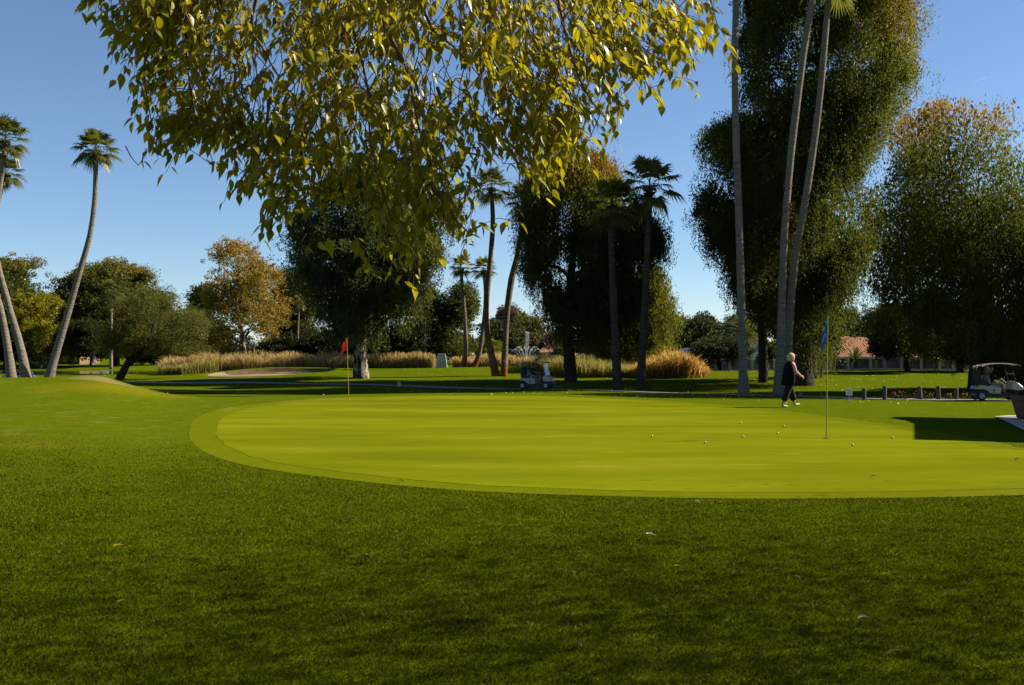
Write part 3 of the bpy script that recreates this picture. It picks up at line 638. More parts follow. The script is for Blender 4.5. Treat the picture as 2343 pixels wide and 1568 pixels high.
tree('leafy_shrub', 'dark green shrub beside the white house wall near the middle palm trunk', 'shrub', 1768, [(1745, 800), (1758, 785), (1785, 790), (1790, 822), (1765, 832), (1742, 826)], 124, 2, 170, 30, 0.2, 0.5, ML_dark, M_bark, None, [0.12, 0.1, 0.06], 4, 31, gap=-.4)
tree('leafy_shrub', 'small dark bush against the white house wall left of the palm trunks', 'shrub', 1605, [(1590, 826), (1600, 815), (1620, 818), (1625, 838), (1592, 840)], 124, 1.5, 110, 30, 0.16, 0.4, ML_dark, M_bark, None, [0.1, 0.08, 0.05], 4, 32, gap=-.4)
for i, (pl, Yd, ml, lb, b, tf) in enumerate([
    ([(1520, 760), (1540, 730), (1562, 735), (1580, 760), (1582, 800), (1530, 812), (1510, 800)], 160, ML_olive, 'olive bushy tree behind the two tiny far palms', 1550, 0.05),
    ([(1100, 790), (1108, 750), (1130, 735), (1160, 745), (1180, 760), (1200, 790), (1190, 822), (1110, 825)], 235, ML_far, 'dark green tree behind the left end of the fountain', 1140, -0.1),
    ([(1140, 735), (1150, 712), (1172, 705), (1190, 725), (1188, 745), (1170, 755), (1150, 750)], 255, ML_brown, 'reddish-brown treetop just right of the leaning palm pair', 1168, 0.0),
    ([(1175, 760), (1180, 735), (1200, 725), (1228, 735), (1238, 755), (1232, 785), (1235, 818), (1185, 820)], 245, ML_olive, 'grey-olive round tree directly behind the fountain jet', 1205, 0.0),
    ([(1225, 790), (1240, 772), (1262, 760), (1290, 765), (1310, 780), (1325, 812), (1240, 822)], 240, ML_olive, 'olive tree behind the distant orange-roofed house', 1285, 0.05),
    ([(1235, 800), (1250, 775), (1275, 768), (1290, 790), (1288, 815), (1245, 815)], 225, ML_brown, 'bare pinkish-grey tree beside the distant orange roof', 1262, -0.2),
    ([(1098, 828), (1100, 795), (1118, 778), (1140, 790), (1150, 815), (1146, 830)], 180, ML_yellow, 'light green bush between the leaning palm trunks', 1122, -0.28),
    ([(1028, 800), (1040, 770), (1062, 765), (1080, 790), (1076, 815), (1040, 818)], 215, ML_olive, 'small golden-green tree above the pale far house', 1055, 0.1),
    ([(1320, 800), (1340, 775), (1375, 770), (1400, 790), (1395, 828), (1325, 830)], 150, ML_dark, 'dark shrubby tree seen under the weeping crown right of the golf cart', 1350, 0.0),
    ([(1268, 812), (1280, 798), (1300, 800), (1318, 815), (1315, 832), (1272, 832)], 170, ML_dark, 'low dark bush right of the distant orange roof', 1295, 0.0),
    ([(1400, 805), (1430, 780), (1480, 775), (1540, 790), (1570, 815), (1560, 835), (1400, 835)], 150, ML_olive, 'long low olive hedge-like tree behind the golden reed clump', 1490, 0.0)]):
    tree('background_tree', lb, 'tree', b, pl, Yd, 4.5 if Yd > 200 else 3.0, int(260 + 0.03 * 1000), 28, 0.0022 * Yd, 0.0045 * Yd, ml, M_barkmid, None, [0.25, 0.2, 0.1], 5, 40 + i, gap=-0.25, gs=0.25, tintf=(lambda k: (lambda X, hz: k + 0 * hz))(tf), group='trees far across the course')
# left-hand group
tree('eucalyptus_tree', 'dark tree with reddish top at the far left edge', 'tree', 69, [(-60, 640), (0, 625), (22, 605), (60, 592), (95, 600), (118, 625), (138, 640), (150, 680), (150, 760), (140, 812), (60, 822), (-60, 815)], 195, 8, 900, 32, 0.40, 1.05, ML_olive, M_barkpale, [(69, 836), (68, 800), (72, 740), (75, 680)], [0.9, 0.75, 0.6, 0.3], 14, 51, gap=-0.15, gs=.22, tintf=lambda X, hz: -0.12 + 0.36 * np.clip((hz - .7) / .3, 0, 1))
tree('cottonwood_tree', 'bright yellow-leaved tree between the leaning palms at the left', 'tree', 95, [(35, 700), (55, 680), (85, 675), (112, 680), (140, 695), (148, 730), (130, 760), (112, 800), (85, 812), (60, 800), (50, 770), (38, 745)], 172, 5, 480, 34, 0.30, 0.75, ML_yellow, M_barkpale, None, None, 8, 52, gap=-0.02, gs=.35, tintf=lambda X, hz: -0.05 + 0 * hz)
tree('shade_tree', 'broad domed olive tree with reddish top behind the leaning bare-branched tree', 'tree', 264, [(150, 660), (158, 625), (180, 615), (230, 608), (270, 600), (300, 604), (335, 625), (352, 650), (372, 690), (380, 760), (370, 812), (300, 815), (180, 812), (150, 760)], 188, 9, 1300, 32, 0.36, 1.0, ML_olive, M_bark, [(264, 845), (264, 815), (262, 780), (258, 700)], [0.8, 0.75, 0.6, 0.3], 16, 53, gap=-0.25, gs=.2, tintf=lambda X, hz: -0.14 + 0.34 * np.clip((hz - .6) / .4, 0, 1) + 0.10 * np.clip((X[:, 0] - GX(260, 188)) / 7, 0, 1))  # reddish top is leaf colour; lighter right side is painted sun
tree('shade_tree', 'small dark tree with pale trunk left of the leaning bare-branched tree', 'tree', 211, [(152, 760), (170, 740), (205, 730), (238, 745), (246, 780), (235, 808), (200, 812), (165, 812)], 176, 4, 380, 32, 0.26, 0.7, ML_dark, M_barkpale, [(211, 836), (212, 815), (208, 790), (200, 760)], [0.5, 0.42, 0.32, 0.15], 8, 54, gap=-0.15, tintf=lambda X, hz: 0.08 + 0 * hz)
tree('shade_tree', 'dark tree whose reddish-lit trunk stands in front of the brown bungalow', 'tree', 164, [(130, 790), (145, 768), (170, 765), (185, 785), (180, 808), (140, 812)], 178, 3, 200, 32, 0.26, 0.7, ML_yellow, M_barkpale, [(164, 835), (165, 815), (164, 795), (162, 780)], [0.42, 0.36, 0.28, 0.12], 6, 55, gap=-0.1, tintf=lambda X, hz: -0.22 + 0 * hz)
tree('mesquite_tree', 'leaning mesquite with black twisting trunk and fine sparse twiggy crown, behind the bare soil mound', 'tree', 275,
     [(238, 770), (245, 735), (275, 705), (310, 680), (345, 660), (385, 658), (415, 672), (440, 700), (468, 735), (482, 770), (470, 800), (430, 812), (395, 800), (360, 812), (320, 800), (270, 808), (245, 795)],
     96, 4.0, 900, 30, 0.13, 0.5, ML_olive, M_bark, [(272, 872), (281, 852), (296, 828), (318, 812), (335, 795), (350, 750)], [0.42, 0.34, 0.30, 0.22, 0.17, 0.08], 46, 56, gap=-0.02, gs=0.5, limb_r=0.11, tintf=lambda X, hz: 0.05 + 0 * hz, aspect=0.3)
tree('background_tree', 'olive bushy tree at the left end of the tall reeds', 'tree', 440, [(395, 735), (420, 702), (445, 695), (470, 720), (490, 750), (498, 800), (450, 818), (392, 818)], 142, 4, 480, 32, 0.26, 0.7, ML_olive, M_bark, None, None, 7, 57, gap=-0.15, tintf=lambda X, hz: 0.02 + 0 * hz)
tree('eucalyptus_tree', 'slender grey-leaved eucalyptus standing left of the tall golden one', 'tree', 484, [(438, 690), (455, 655), (472, 650), (488, 680), (500, 740), (508, 800), (470, 815), (462, 760), (445, 735)], 132, 2.6, 340, 32, 0.24, 0.6, ML_euc, M_bark, None, None, 7, 58, gap=0.0, strand=0.8, tintf=lambda X, hz: 0.02 + 0.2 * hz)
tree('eucalyptus_tree', 'tall golden-orange eucalyptus with bare white limbs behind the reeds', 'tree', 560,
     [(460, 605), (470, 580), (492, 572), (508, 555), (535, 552), (565, 556), (588, 575), (592, 605), (615, 600), (640, 618), (655, 655), (652, 700), (640, 730), (650, 765), (610, 800), (560, 812), (500, 812), (480, 770), (488, 720), (478, 690), (492, 655), (470, 640)],
     128, 5.5, 1150, 36, 0.22, 0.62, ML_gold, M_barkpale, [(560, 845), (556, 790), (550, 720), (545, 620)], [0.4, 0.32, 0.24, 0.1], 26, 59, gap=-0.05, dens=1.25, core=900, limb_r=0.13, strand=.5, tintf=lambda X, hz: -0.16 + 0.22 * hz + 0.12 * np.clip((X[:, 0] - GX(560, 128)) / 4, 0, 1))  # rightward lightening paints the sunlit flank of the crown
tree('background_tree', 'bright green tree filling the gap between the golden eucalyptus and the massive dark one', 'tree', 690, [(635, 690), (645, 635), (670, 622), (700, 640), (735, 690), (745, 780), (730, 815), (640, 818), (600, 805), (628, 770)], 138, 4.5, 720, 34, 0.24, 0.65, ML_pine, M_bark, None, None, 10, 60, gap=-0.2, gs=.35, tintf=lambda X, hz: -0.06 + 0.32 * hz)
tree('background_tree', 'dark understorey tree behind the reeds below the golden eucalyptus', 'tree', 720, [(560, 820), (600, 780), (700, 760), (800, 770), (900, 780), (960, 800), (960, 832), (560, 832)], 130, 3, 700, 30, 0.24, 0.6, ML_dark, M_bark, None, None, 6, 61, gap=-0.5, tintf=lambda X, hz: -0.15 + 0 * hz)
tree('background_tree', 'low dark tree belt behind the leaning mesquite on the far bank', 'tree', 400, [(300, 815), (320, 790), (400, 770), (480, 780), (560, 800), (560, 828), (300, 826)], 200, 4, 520, 30, 0.36, 0.9, ML_dark, M_bark, None, None, 6, 62, gap=-0.5, tintf=lambda X, hz: -0.1 + 0 * hz)
tree('background_tree', 'dark low tree mass at the far left edge behind the palm trunks', 'tree', 10, [(-120, 700), (-40, 680), (20, 700), (40, 780), (36, 822), (-120, 830)], 170, 5, 600, 30, 0.32, 0.8, ML_dark, M_bark, None, None, 6, 63, gap=-0.4, tintf=lambda X, hz: -0.12 + 0 * hz)
# low hedge masses that close the view along the far boundary: one planting nobody could count
def far_wood():
    rs = np.random.RandomState(99); Vs = []; Fs = []; Ts = []; o = 0
    for i in range(130):
        vx = -700 + i * 29 + rs.uniform(-10, 10); Yd = rs.uniform(300, 380); hgt = rs.uniform(2.5, 6.5) if not (1560 < vx < 2000) else rs.uniform(2.5, 5)
        n = 620; c = np.array([GX(vx, Yd), Yd, H(GX(vx, Yd), Yd)]); sz = rs.uniform(3.5, 7)
        o_ = unit(rs.normal(size=(n, 3))) * (rs.rand(n, 1) ** .35)
        X = c + o_ * np.array([sz, sz, hgt * .6]) + np.array([0, 0, hgt * .45])
        L = rs.uniform(.5, 1.0, n)
        v, f, t = leaf_cloud(X, unit(rs.normal(size=(n, 3))), L, L * .6, 0.45 + rs.normal(size=n) * .12 + rs.normal() * .1, i)
        Vs.append(v); Fs.append(f + o); Ts.append(t); o += len(v)
    ob = link('far_woodland', np_mesh('far_woodland', np.concatenate(Vs), np.concatenate(Fs), np.concatenate(Ts)), ML_far)
    tag(ob, kind='stuff')
far_wood()

# ------------------------------------------------------------------ reeds
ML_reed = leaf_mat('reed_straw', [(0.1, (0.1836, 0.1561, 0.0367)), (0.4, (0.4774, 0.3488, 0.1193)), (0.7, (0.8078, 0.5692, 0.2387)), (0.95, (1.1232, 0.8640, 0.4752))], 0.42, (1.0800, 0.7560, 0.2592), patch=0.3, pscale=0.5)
ML_reedg = leaf_mat('reed_green', [(0.1, (0.1469, 0.1561, 0.0184)), (0.45, (0.3488, 0.3213, 0.0551)), (0.75, (0.6610, 0.5508, 0.1652)), (0.95, (1.0368, 0.8640, 0.4320))], 0.42, (0.8262, 0.6977, 0.1469), patch=0.5, pscale=0.5)
ML_reedo = leaf_mat('reed_orange', [(0.1, (0.2056, 0.1322, 0.0294)), (0.4, (0.4994, 0.2791, 0.0514)), (0.7, (1.0368, 0.6264, 0.1728)), (0.95, (1.1880, 0.9072, 0.4752))], 0.42, (1.1880, 0.7128, 0.1296), patch=0.35, pscale=0.6)
def reeds(name, segs, n, mat, label=None, wd=0.045, seed=3, lean=0.18, plume=True):
    """segs: list of (vx, Ynear, Yfar, height)"""
    rs = np.random.RandomState(seed)
    a = np.array(segs, float); s = rs.rand(n) * (len(a) - 1); i = s.astype(int); t = s - i
    q = a[i] * (1 - t[:, None]) + a[i + 1] * t[:, None]
    Yv = q[:, 1] + rs.rand(n) ** 1.3 * (q[:, 2] - q[:, 1]); x = (q[:, 0] - CX) * Yv / F
    x += rs.normal(size=n) * .15
    z = Hn(x, Yv); pat = np.array([mnoise.noise(Vector((xx * .35, yy * .35, 0))) for xx, yy in zip(x, Yv)])
    h = q[:, 3] * (0.9 + 0.5 * pat) * rs.uniform(.72, 1.12, n)
    L = rs.normal(size=(n, 2)) * lean; L[:, 0] -= .05
    b = np.stack([x, Yv, z - .05], -1); m = b + np.stack([L[:, 0] * h * .35, L[:, 1] * h * .35, h * .6], -1); tp = b + np.stack([L[:, 0] * h, L[:, 1] * h, h * (1 - .25 * np.abs(L[:, 0]))], -1)
    w = wd * rs.uniform(.6, 1.4, n)[:, None]; ang = rs.uniform(-1.0, 1.0, n); S = np.stack([np.cos(ang), np.sin(ang), 0 * ang], -1) * w
    V = np.stack([b - S * .5, b + S * .5, m + S * .5, m - S * .5, tp + S * (.35 if plume else .06), tp - S * (.35 if plume else .06)], 1).reshape(-1, 3)
    k = np.arange(n)[:, None] * 6
    Fc = np.concatenate([k + np.array([0, 1, 2, 3]), k + np.array([3, 2, 4, 5])])
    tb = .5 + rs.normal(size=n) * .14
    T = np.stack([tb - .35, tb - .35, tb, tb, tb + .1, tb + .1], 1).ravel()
    tag(link(name, np_mesh(name, V, Fc, T), mat), kind='stuff')
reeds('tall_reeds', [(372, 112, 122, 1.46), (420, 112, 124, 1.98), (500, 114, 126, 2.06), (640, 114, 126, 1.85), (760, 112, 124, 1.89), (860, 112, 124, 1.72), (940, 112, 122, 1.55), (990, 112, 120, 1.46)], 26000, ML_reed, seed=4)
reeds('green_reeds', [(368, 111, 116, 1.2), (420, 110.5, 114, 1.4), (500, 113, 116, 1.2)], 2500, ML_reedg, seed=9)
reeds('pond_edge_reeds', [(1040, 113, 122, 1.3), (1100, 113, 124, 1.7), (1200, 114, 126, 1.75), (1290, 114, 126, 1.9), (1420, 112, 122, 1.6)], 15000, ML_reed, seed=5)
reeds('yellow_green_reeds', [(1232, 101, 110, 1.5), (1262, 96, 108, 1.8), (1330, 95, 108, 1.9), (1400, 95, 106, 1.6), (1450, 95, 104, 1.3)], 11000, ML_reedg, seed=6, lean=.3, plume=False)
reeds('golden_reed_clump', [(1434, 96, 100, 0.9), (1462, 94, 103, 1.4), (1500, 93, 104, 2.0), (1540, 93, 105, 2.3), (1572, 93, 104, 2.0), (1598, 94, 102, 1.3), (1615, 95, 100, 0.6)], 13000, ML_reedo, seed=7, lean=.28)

# ------------------------------------------------------------------ palms
ML_palm = leaf_mat('palm_leaf', [(0.2, (0.0340, 0.0510, 0.0102)), (0.5, (0.0935, 0.1190, 0.0204)), (0.8, (0.2720, 0.2720, 0.0510)), (1.0, (0.5780, 0.4760, 0.2040))], 0.32, (0.5100, 0.5100, 0.0510), rough=0.4, spec=0.25)
def palm_bark(name, lo, hi, foot):
    m, nt, out = new_mat(name); v = objvec(nt, (1, 1, 1))
    vs = objvec(nt, (0.4, 0.4, 5.0)); n = noise_tex(nt, 3.0, 4, 0.7, vs); n2 = noise_tex(nt, 7, 4, .7, v)
    c = ramp(nt, n, [(0.3, lo), (0.7, hi)])
    c = mixc(nt, ramp(nt, n2, [(0.55, (0, 0, 0)), (0.75, (0.6, 0.6, 0.6))]), c, tuple(a * .5 for a in lo))
    if foot:
        sx = N(nt, 'ShaderNodeSeparateXYZ'); tc = N(nt, 'ShaderNodeTexCoord'); nt.links.new(tc.outputs['Object'], sx.inputs[0])
        k = ramp(nt, math_n(nt, 'ADD', math_n(nt, 'MULTIPLY', sx.outputs['Z'], 0.4), math_n(nt, 'MULTIPLY', n2, .25)), [(foot, (1, 1, 1)), (foot + .25, (0, 0, 0))])
        c = mixc(nt, k, c, (0.34, 0.13, 0.022))
    bsdf(nt, out, c, 0.92, 0, 0.12, bump(nt, math_n(nt, 'ADD', n, n2), 1.0, 0.09)); return m
M_palm = palm_bark('palm_bark', (0.21, 0.18, 0.145), (0.50, 0.43, 0.34), 0)
M_palmfoot = palm_bark('palm_bark_rusty', (0.13, 0.095, 0.06), (0.46, 0.37, 0.26), 0.42)
M_palmdark = palm_bark('palm_bark_dark', (0.06, 0.05, 0.04), (0.17, 0.14, 0.11), 0)
def fan_crown(c, R_, n, seed, shag=0.3, droop=1.0):
    """Washingtonia crown: fan leaves on stalks. returns V,F,T (quads)"""
    rs = random.Random(seed); V = []; Fc = []; T = []
    def quad(a, b, c_, d, t):
        k = len(V); V.extend([a, b, c_, d]); T.extend([t] * 4); Fc.append((k, k + 1, k + 2, k + 3))
    for i in range(n):
        az = i * 2.39996 + rs.uniform(-.2, .2); el = -0.95 + 2.35 * ((i + .5) / n) ** .9 + rs.uniform(-.12, .12)
        dead = el < -0.9
        d = Vector((math.cos(az) * math.cos(el), math.sin(az) * math.cos(el), math.sin(el)))
        side = Vector((-math.sin(az), math.cos(az), 0)); up = side.cross(d) * -1
        if up.z < 0 and abs(el) < 1.3: up = -up
        pl = R_ * rs.uniform(.46, .60); hub = c + d * pl - Vector((0, 0, .07 * R_ * droop * math.cos(el)))
        w = R_ * .012
        quad(c - side * w, c + side * w, hub + side * w * .7, hub - side * w * .7, .35)
        fr = R_ * rs.uniform(.44, .58); nb = 24; tt = .5 + rs.uniform(-.13, .13) + (.42 if dead else 0)
        for k in range(nb):
            a = (k / (nb - 1) - .5) * R(225); ln = fr * (1 - .28 * abs(k / (nb - 1) - .5) * 2) * rs.uniform(.88, 1.06)
            dd = (d * math.cos(a) + side * math.sin(a)).normalized(); dd = (dd - up * (.18 * math.cos(a))).normalized()
            m = hub + dd * ln * .58; tip = hub + dd * ln - Vector((0, 0, ln * rs.uniform(.10, .34) * droop))
            s = dd.cross(up).normalized() * fr * .040; s2 = up * (fr * .018 * (1 if k % 2 else -1))
            quad(hub - s * .25, hub + s * .25, m + s + s2, m - s - s2, tt)
            quad(m - s - s2, m + s + s2, tip + s * .12, tip - s * .12, tt + .06)
    return np.array([tuple(v) for v in V]), np.array(Fc), np.array(T)
def fan_palm(label, Y, trunk, tr, R_, mat=None, n=27, seed=1, boots=True, group=None, name='fan_palm', droop=1.0, sub=None):
    pts = [P(a, b, Y) for a, b in trunk]; b0 = Vector((pts[0].x, Y, H(pts[0].x, Y)))
    pts[0] = b0 + Vector((0, 0, -.15))
    root = empty(name, b0); tag(root, label, 'palm tree', group)
    bm = trunk_bm([p - b0 for p in pts], tr, 14, 0.035)
    from_bm('trunk', bm, mat or M_palm, root, True)
    top = pts[-1] - b0
    V, Fc, T = fan_crown(top + Vector((0, 0, .1)), R_, n, seed, droop=droop)
    link('crown', np_mesh('crown', V, Fc, T), ML_palm, root)
    if boots:
        bm = bmesh.new(); rs = random.Random(seed); d = (pts[-1] - pts[-2]).normalized()
        for k in range(46):
            a = k * 2.4; h = -0.17 * R_ * rs.random() * 1.6; r0 = tr[-1] * 1.0
            c = top + d * h; o = Vector((math.cos(a), math.sin(a), 0))
            bm_tube(bm, [c + o * r0 * .6, c + o * (r0 + .09 * R_ * rs.uniform(.5, 1)) + Vector((0, 0, .02)), c + o * (r0 + .11 * R_) + Vector((0, 0, rs.uniform(-.12, .10)))], [.05, .05, .03], 5)
        from_bm('frond_stubs', bm, plain('palm_stub', (0.085, 0.04, 0.03), 0.9, scale=5), root)
    return root
PG = 'tall fan palms of the course'
# three foreground giants on the right (crowns above the picture)
fan_palm('bare grey palm trunk standing alone left of the two crossing ones on the right', 59, [(1701, 912), (1699, 820), (1692, 560), (1683, 300), (1681, 120), (1686, -60), (1700, -260)], [0.40, 0.25, 0.22, 0.21, 0.19, 0.18, 0.17, 0.17], 2.3, seed=71, group=PG)
kp = fan_palm('leaning grey palm trunk with torn brown bark halfway up, left of a matching pair', 59, [(1781, 912), (1785, 800), (1793, 560), (1803, 420), (1815, 300), (1838, 120), (1858, 0), (1885, -220)], [0.38, 0.23, 0.21, 0.19, 0.21, 0.19, 0.18, 0.17], 2.3, seed=72, group=PG)
fan_palm('leaning grey palm trunk, right one of the pair behind the walking woman', 60, [(1799, 905), (1803, 780), (1818, 600), (1845, 440), (1872, 250), (1886, 100), (1893, 20), (1899, -52)], [0.36, 0.23, 0.21, 0.21, 0.19, 0.18, 0.17, 0.16], 2.3, seed=73, group=PG)
bm = bmesh.new(); rs_ = random.Random(5); cbase = Vector(kp.location)
for k in range(26):
    p = P(1800 + rs_.uniform(-3, 3), 425 + rs_.uniform(-14, 70), 59) - cbase; a = rs_.uniform(0, 6.28)
    bm_tube(bm, [p, p + Vector((math.cos(a) * .28, math.sin(a) * .28, rs_.uniform(-.3, .2)))], [.09, .02], 5)
from_bm('torn_bark', bm, plain('torn_bark', (0.12, 0.05, 0.025), .95, scale=5), kp)
# two dark palms right of the cart
fan_palm('dark fan palm right of the golf cart, its crown lost in the weeping tree', 70, [(1414, 893), (1408, 800), (1401, 640), (1398, 540), (1400, 470)], [0.36, 0.27, 0.22, 0.2, 0.19], 2.3, M_palmdark, seed=74, group=PG)
fan_palm('dark fan palm with star-shaped crown against the sky right of the weeping tree', 70, [(1465, 891), (1469, 800), (1478, 640), (1482, 520), (1486, 425)], [0.36, 0.26, 0.22, 0.2, 0.18], 2.5, M_palmdark, seed=75, group=PG, n=26, droop=1.25)
# pair with rusty feet left of the cart
fan_palm('tall palm with rusty curved foot, left one of the front pair near the fountain', 94, [(1135, 866), (1126, 820), (1114, 760), (1113, 690), (1121, 600), (1127, 520), (1126, 470), (1124, 430)], [0.42, 0.32, 0.27, 0.25, 0.23, 0.22, 0.2, 0.18], 2.2, M_palmfoot, seed=76, group=PG)
fan_palm('tall leaning palm with rusty foot, right one of the front pair near the fountain', 94, [(1152, 864), (1155, 800), (1159, 720), (1170, 640), (1184, 580), (1193, 520), (1202, 460)], [0.34, 0.27, 0.27, 0.3, 0.24, 0.2, 0.18], 2.2, M_palmfoot, seed=77, group=PG)
fan_palm('slim straight fan palm in front of the rounded pine', 108, [(1061, 838), (1065, 780), (1061, 700), (1056, 640), (1054, 612)], [0.3, 0.23, 0.2, 0.17, 0.16], 1.55, M_palmfoot, seed=78, group=PG)
fan_palm('slim bent fan palm between the pine and the front pair of palms', 108, [(1084, 838), (1098, 800), (1107, 730), (1110, 670), (1106, 618)], [0.3, 0.24, 0.2, 0.17, 0.16], 1.6, M_palmfoot, seed=79, group=PG)
# left group behind the rise
fan_palm('tall S-curved palm leaning right, standing alone against the sky on the left', 65, [(107, 882), (122, 830), (150, 735), (180, 630), (205, 540), (217, 450), (219, 345)], [0.40, 0.25, 0.21, 0.18, 0.16, 0.15, 0.14], 1.62, seed=81, group=PG, n=32, droop=1.1)
fan_palm('palm whose trunk bows out of the left edge and back, sunlit crown at top left', 65, [(64, 882), (48, 800), (20, 700), (-6, 600), (-16, 530), (0, 430), (10, 345), (12, 322)], [0.38, 0.24, 0.19, 0.17, 0.15, 0.15, 0.14, 0.14], 1.7, seed=82, group=PG, n=32, droop=1.1)
fan_palm('leftmost palm with thick dark foot and lower crown behind its neighbour', 67, [(30, 882), (18, 800), (4, 720), (-12, 640), (-10, 500), (4, 425), (14, 398)], [0.38, 0.25, 0.20, 0.17, 0.15, 0.15, 0.14], 1.35, seed=83, group=PG, n=30, droop=1.1)
# little far ones
fan_palm('small palm crown showing through the broad domed tree', 170, [(254, 812), (254, 760), (255, 700), (256, 668)], [0.3, 0.25, 0.22, 0.2], 2.7, seed=84, group='small far fan palms', n=30)
fan_palm('thin palm among the dark trees behind the reeds left of the red flag', 128, [(681, 815), (681, 770), (683, 720), (684, 694)], [0.16, 0.13, 0.11, 0.1], 1.2, seed=85, boots=False, group='small far fan palms', n=22)
fan_palm('left one of two thin far palms right of the weeping tree', 190, [(1554, 820), (1553, 780), (1553, 742)], [0.2, 0.16, 0.15], 2.1, seed=86, boots=False, group='small far fan palms', n=22)
fan_palm('right one of two thin far palms right of the weeping tree', 192, [(1559, 820), (1560, 780), (1562, 746)], [0.2, 0.16, 0.15], 2.1, seed=87, boots=False, group='small far fan palms', n=22)
# feather palms
def date_palm(label, Y, vx, vy, L, n, th, seed, elmin=-.35):
    c = P(vx, vy, Y); g = Vector((c.x, Y, H(c.x, Y))); root = empty('date_palm', g); tag(root, label, 'palm tree')
    c = c - g; rs = random.Random(seed)
    bm = trunk_bm([Vector((0, 0, -.1)), c * .5, c], [th, th * .85, th], 12, .08); from_bm('trunk', bm, M_palmdark, root, True)
    V = []; Fc = []; T = []
    for i in range(n):
        az = i * 2.39996; el = elmin + 1.75 * ((i + .5) / n) + rs.uniform(-.1, .1); d = Vector((math.cos(az) * math.cos(el), math.sin(az) * math.cos(el), math.sin(el)))
        side = Vector((-math.sin(az), math.cos(az), 0)); p = c.copy(); prev = p; ns = 22; tt = .62 + rs.uniform(-.15, .1)
        for k in range(ns):
            f = k / ns; dd = (d - Vector((0, 0, 1)) * (f ** 1.5) * .95).normalized(); q = p + dd * L / ns; up = side.cross(dd).normalized()
            for sgn in (-1, 1):
                ll = L * .22 * math.sin(math.pi * min(1, f * .85 + .12)); w = L * .017
                tip = p + (side * sgn + dd * .75 - up * .25 * 0).normalized() * ll - Vector((0, 0, ll * .25))
                k0 = len(V); V += [p - dd * w, p + dd * w, tip + dd * w * .2, tip - dd * w * .2]; T += [tt] * 4; Fc.append((k0, k0 + 1, k0 + 2, k0 + 3))
            k0 = len(V); s = side * L * .006; V += [p - s, p + s, q + s, q - s]; T += [.85] * 4; Fc.append((k0, k0 + 1, k0 + 2, k0 + 3)); p = q
    link('crown', np_mesh('crown', np.array([tuple(v) for v in V]), np.array(Fc), np.array(T)), ML_palm, root)
date_palm('feathery date palm half hidden behind the tallest bare palm trunk', 140, 1706, 768, 3.6, 60, .4, 91)
date_palm('small feathery palm in front of the tiled roof beside the golfer', 121, 1958, 822, 1.55, 46, .22, 92, -.2)
# ------------------------------------------------------------------ houses
M_tile_o = None
def tile_mat(name, a, b, s):
    m, nt, out = new_mat(name); v = objvec(nt)
    w = N(nt, 'ShaderNodeTexWave', wave_type='BANDS', bands_direction='X'); w.inputs['Scale'].default_value = s; w.inputs['Distortion'].default_value = 0.3; nt.links.new(v, w.inputs[0])
    n = noise_tex(nt, 5, 4, .7, v)
    c = mixc(nt, 1.0, ramp(nt, n, [(0.3, a), (0.7, b)]), ramp(nt, w.outputs['Fac'], [(0.1, (0.62, 0.58, 0.55)), (0.6, (1.1, 1.1, 1.1))]), 'MULTIPLY')
    bsdf(nt, out, c, 0.85, 0, 0.15, bump(nt, w.outputs['Fac'], 0.6, 0.08)); return m
M_tile = tile_mat('roof_tiles_terracotta', (0.42, 0.17, 0.08), (0.60, 0.29, 0.15), 1.1)
M_stucco_w = plain('stucco_white', (0.80, 0.78, 0.76), .9, scale=2, var=.06, alb=1.0)
M_stucco_b = plain('stucco_beige', (0.52, 0.42, 0.28), .9, scale=2, var=.1, alb=1.0)
M_stucco_br = plain('stucco_brown', (0.20, 0.13, 0.07), .9, scale=2, var=.15)
M_glassd = plain('window_glass', (0.02, 0.025, 0.03), .12, scale=1, spec=.6)
M_trim = plain('white_trim', (0.72, 0.70, 0.68), .6, scale=3, var=.05)
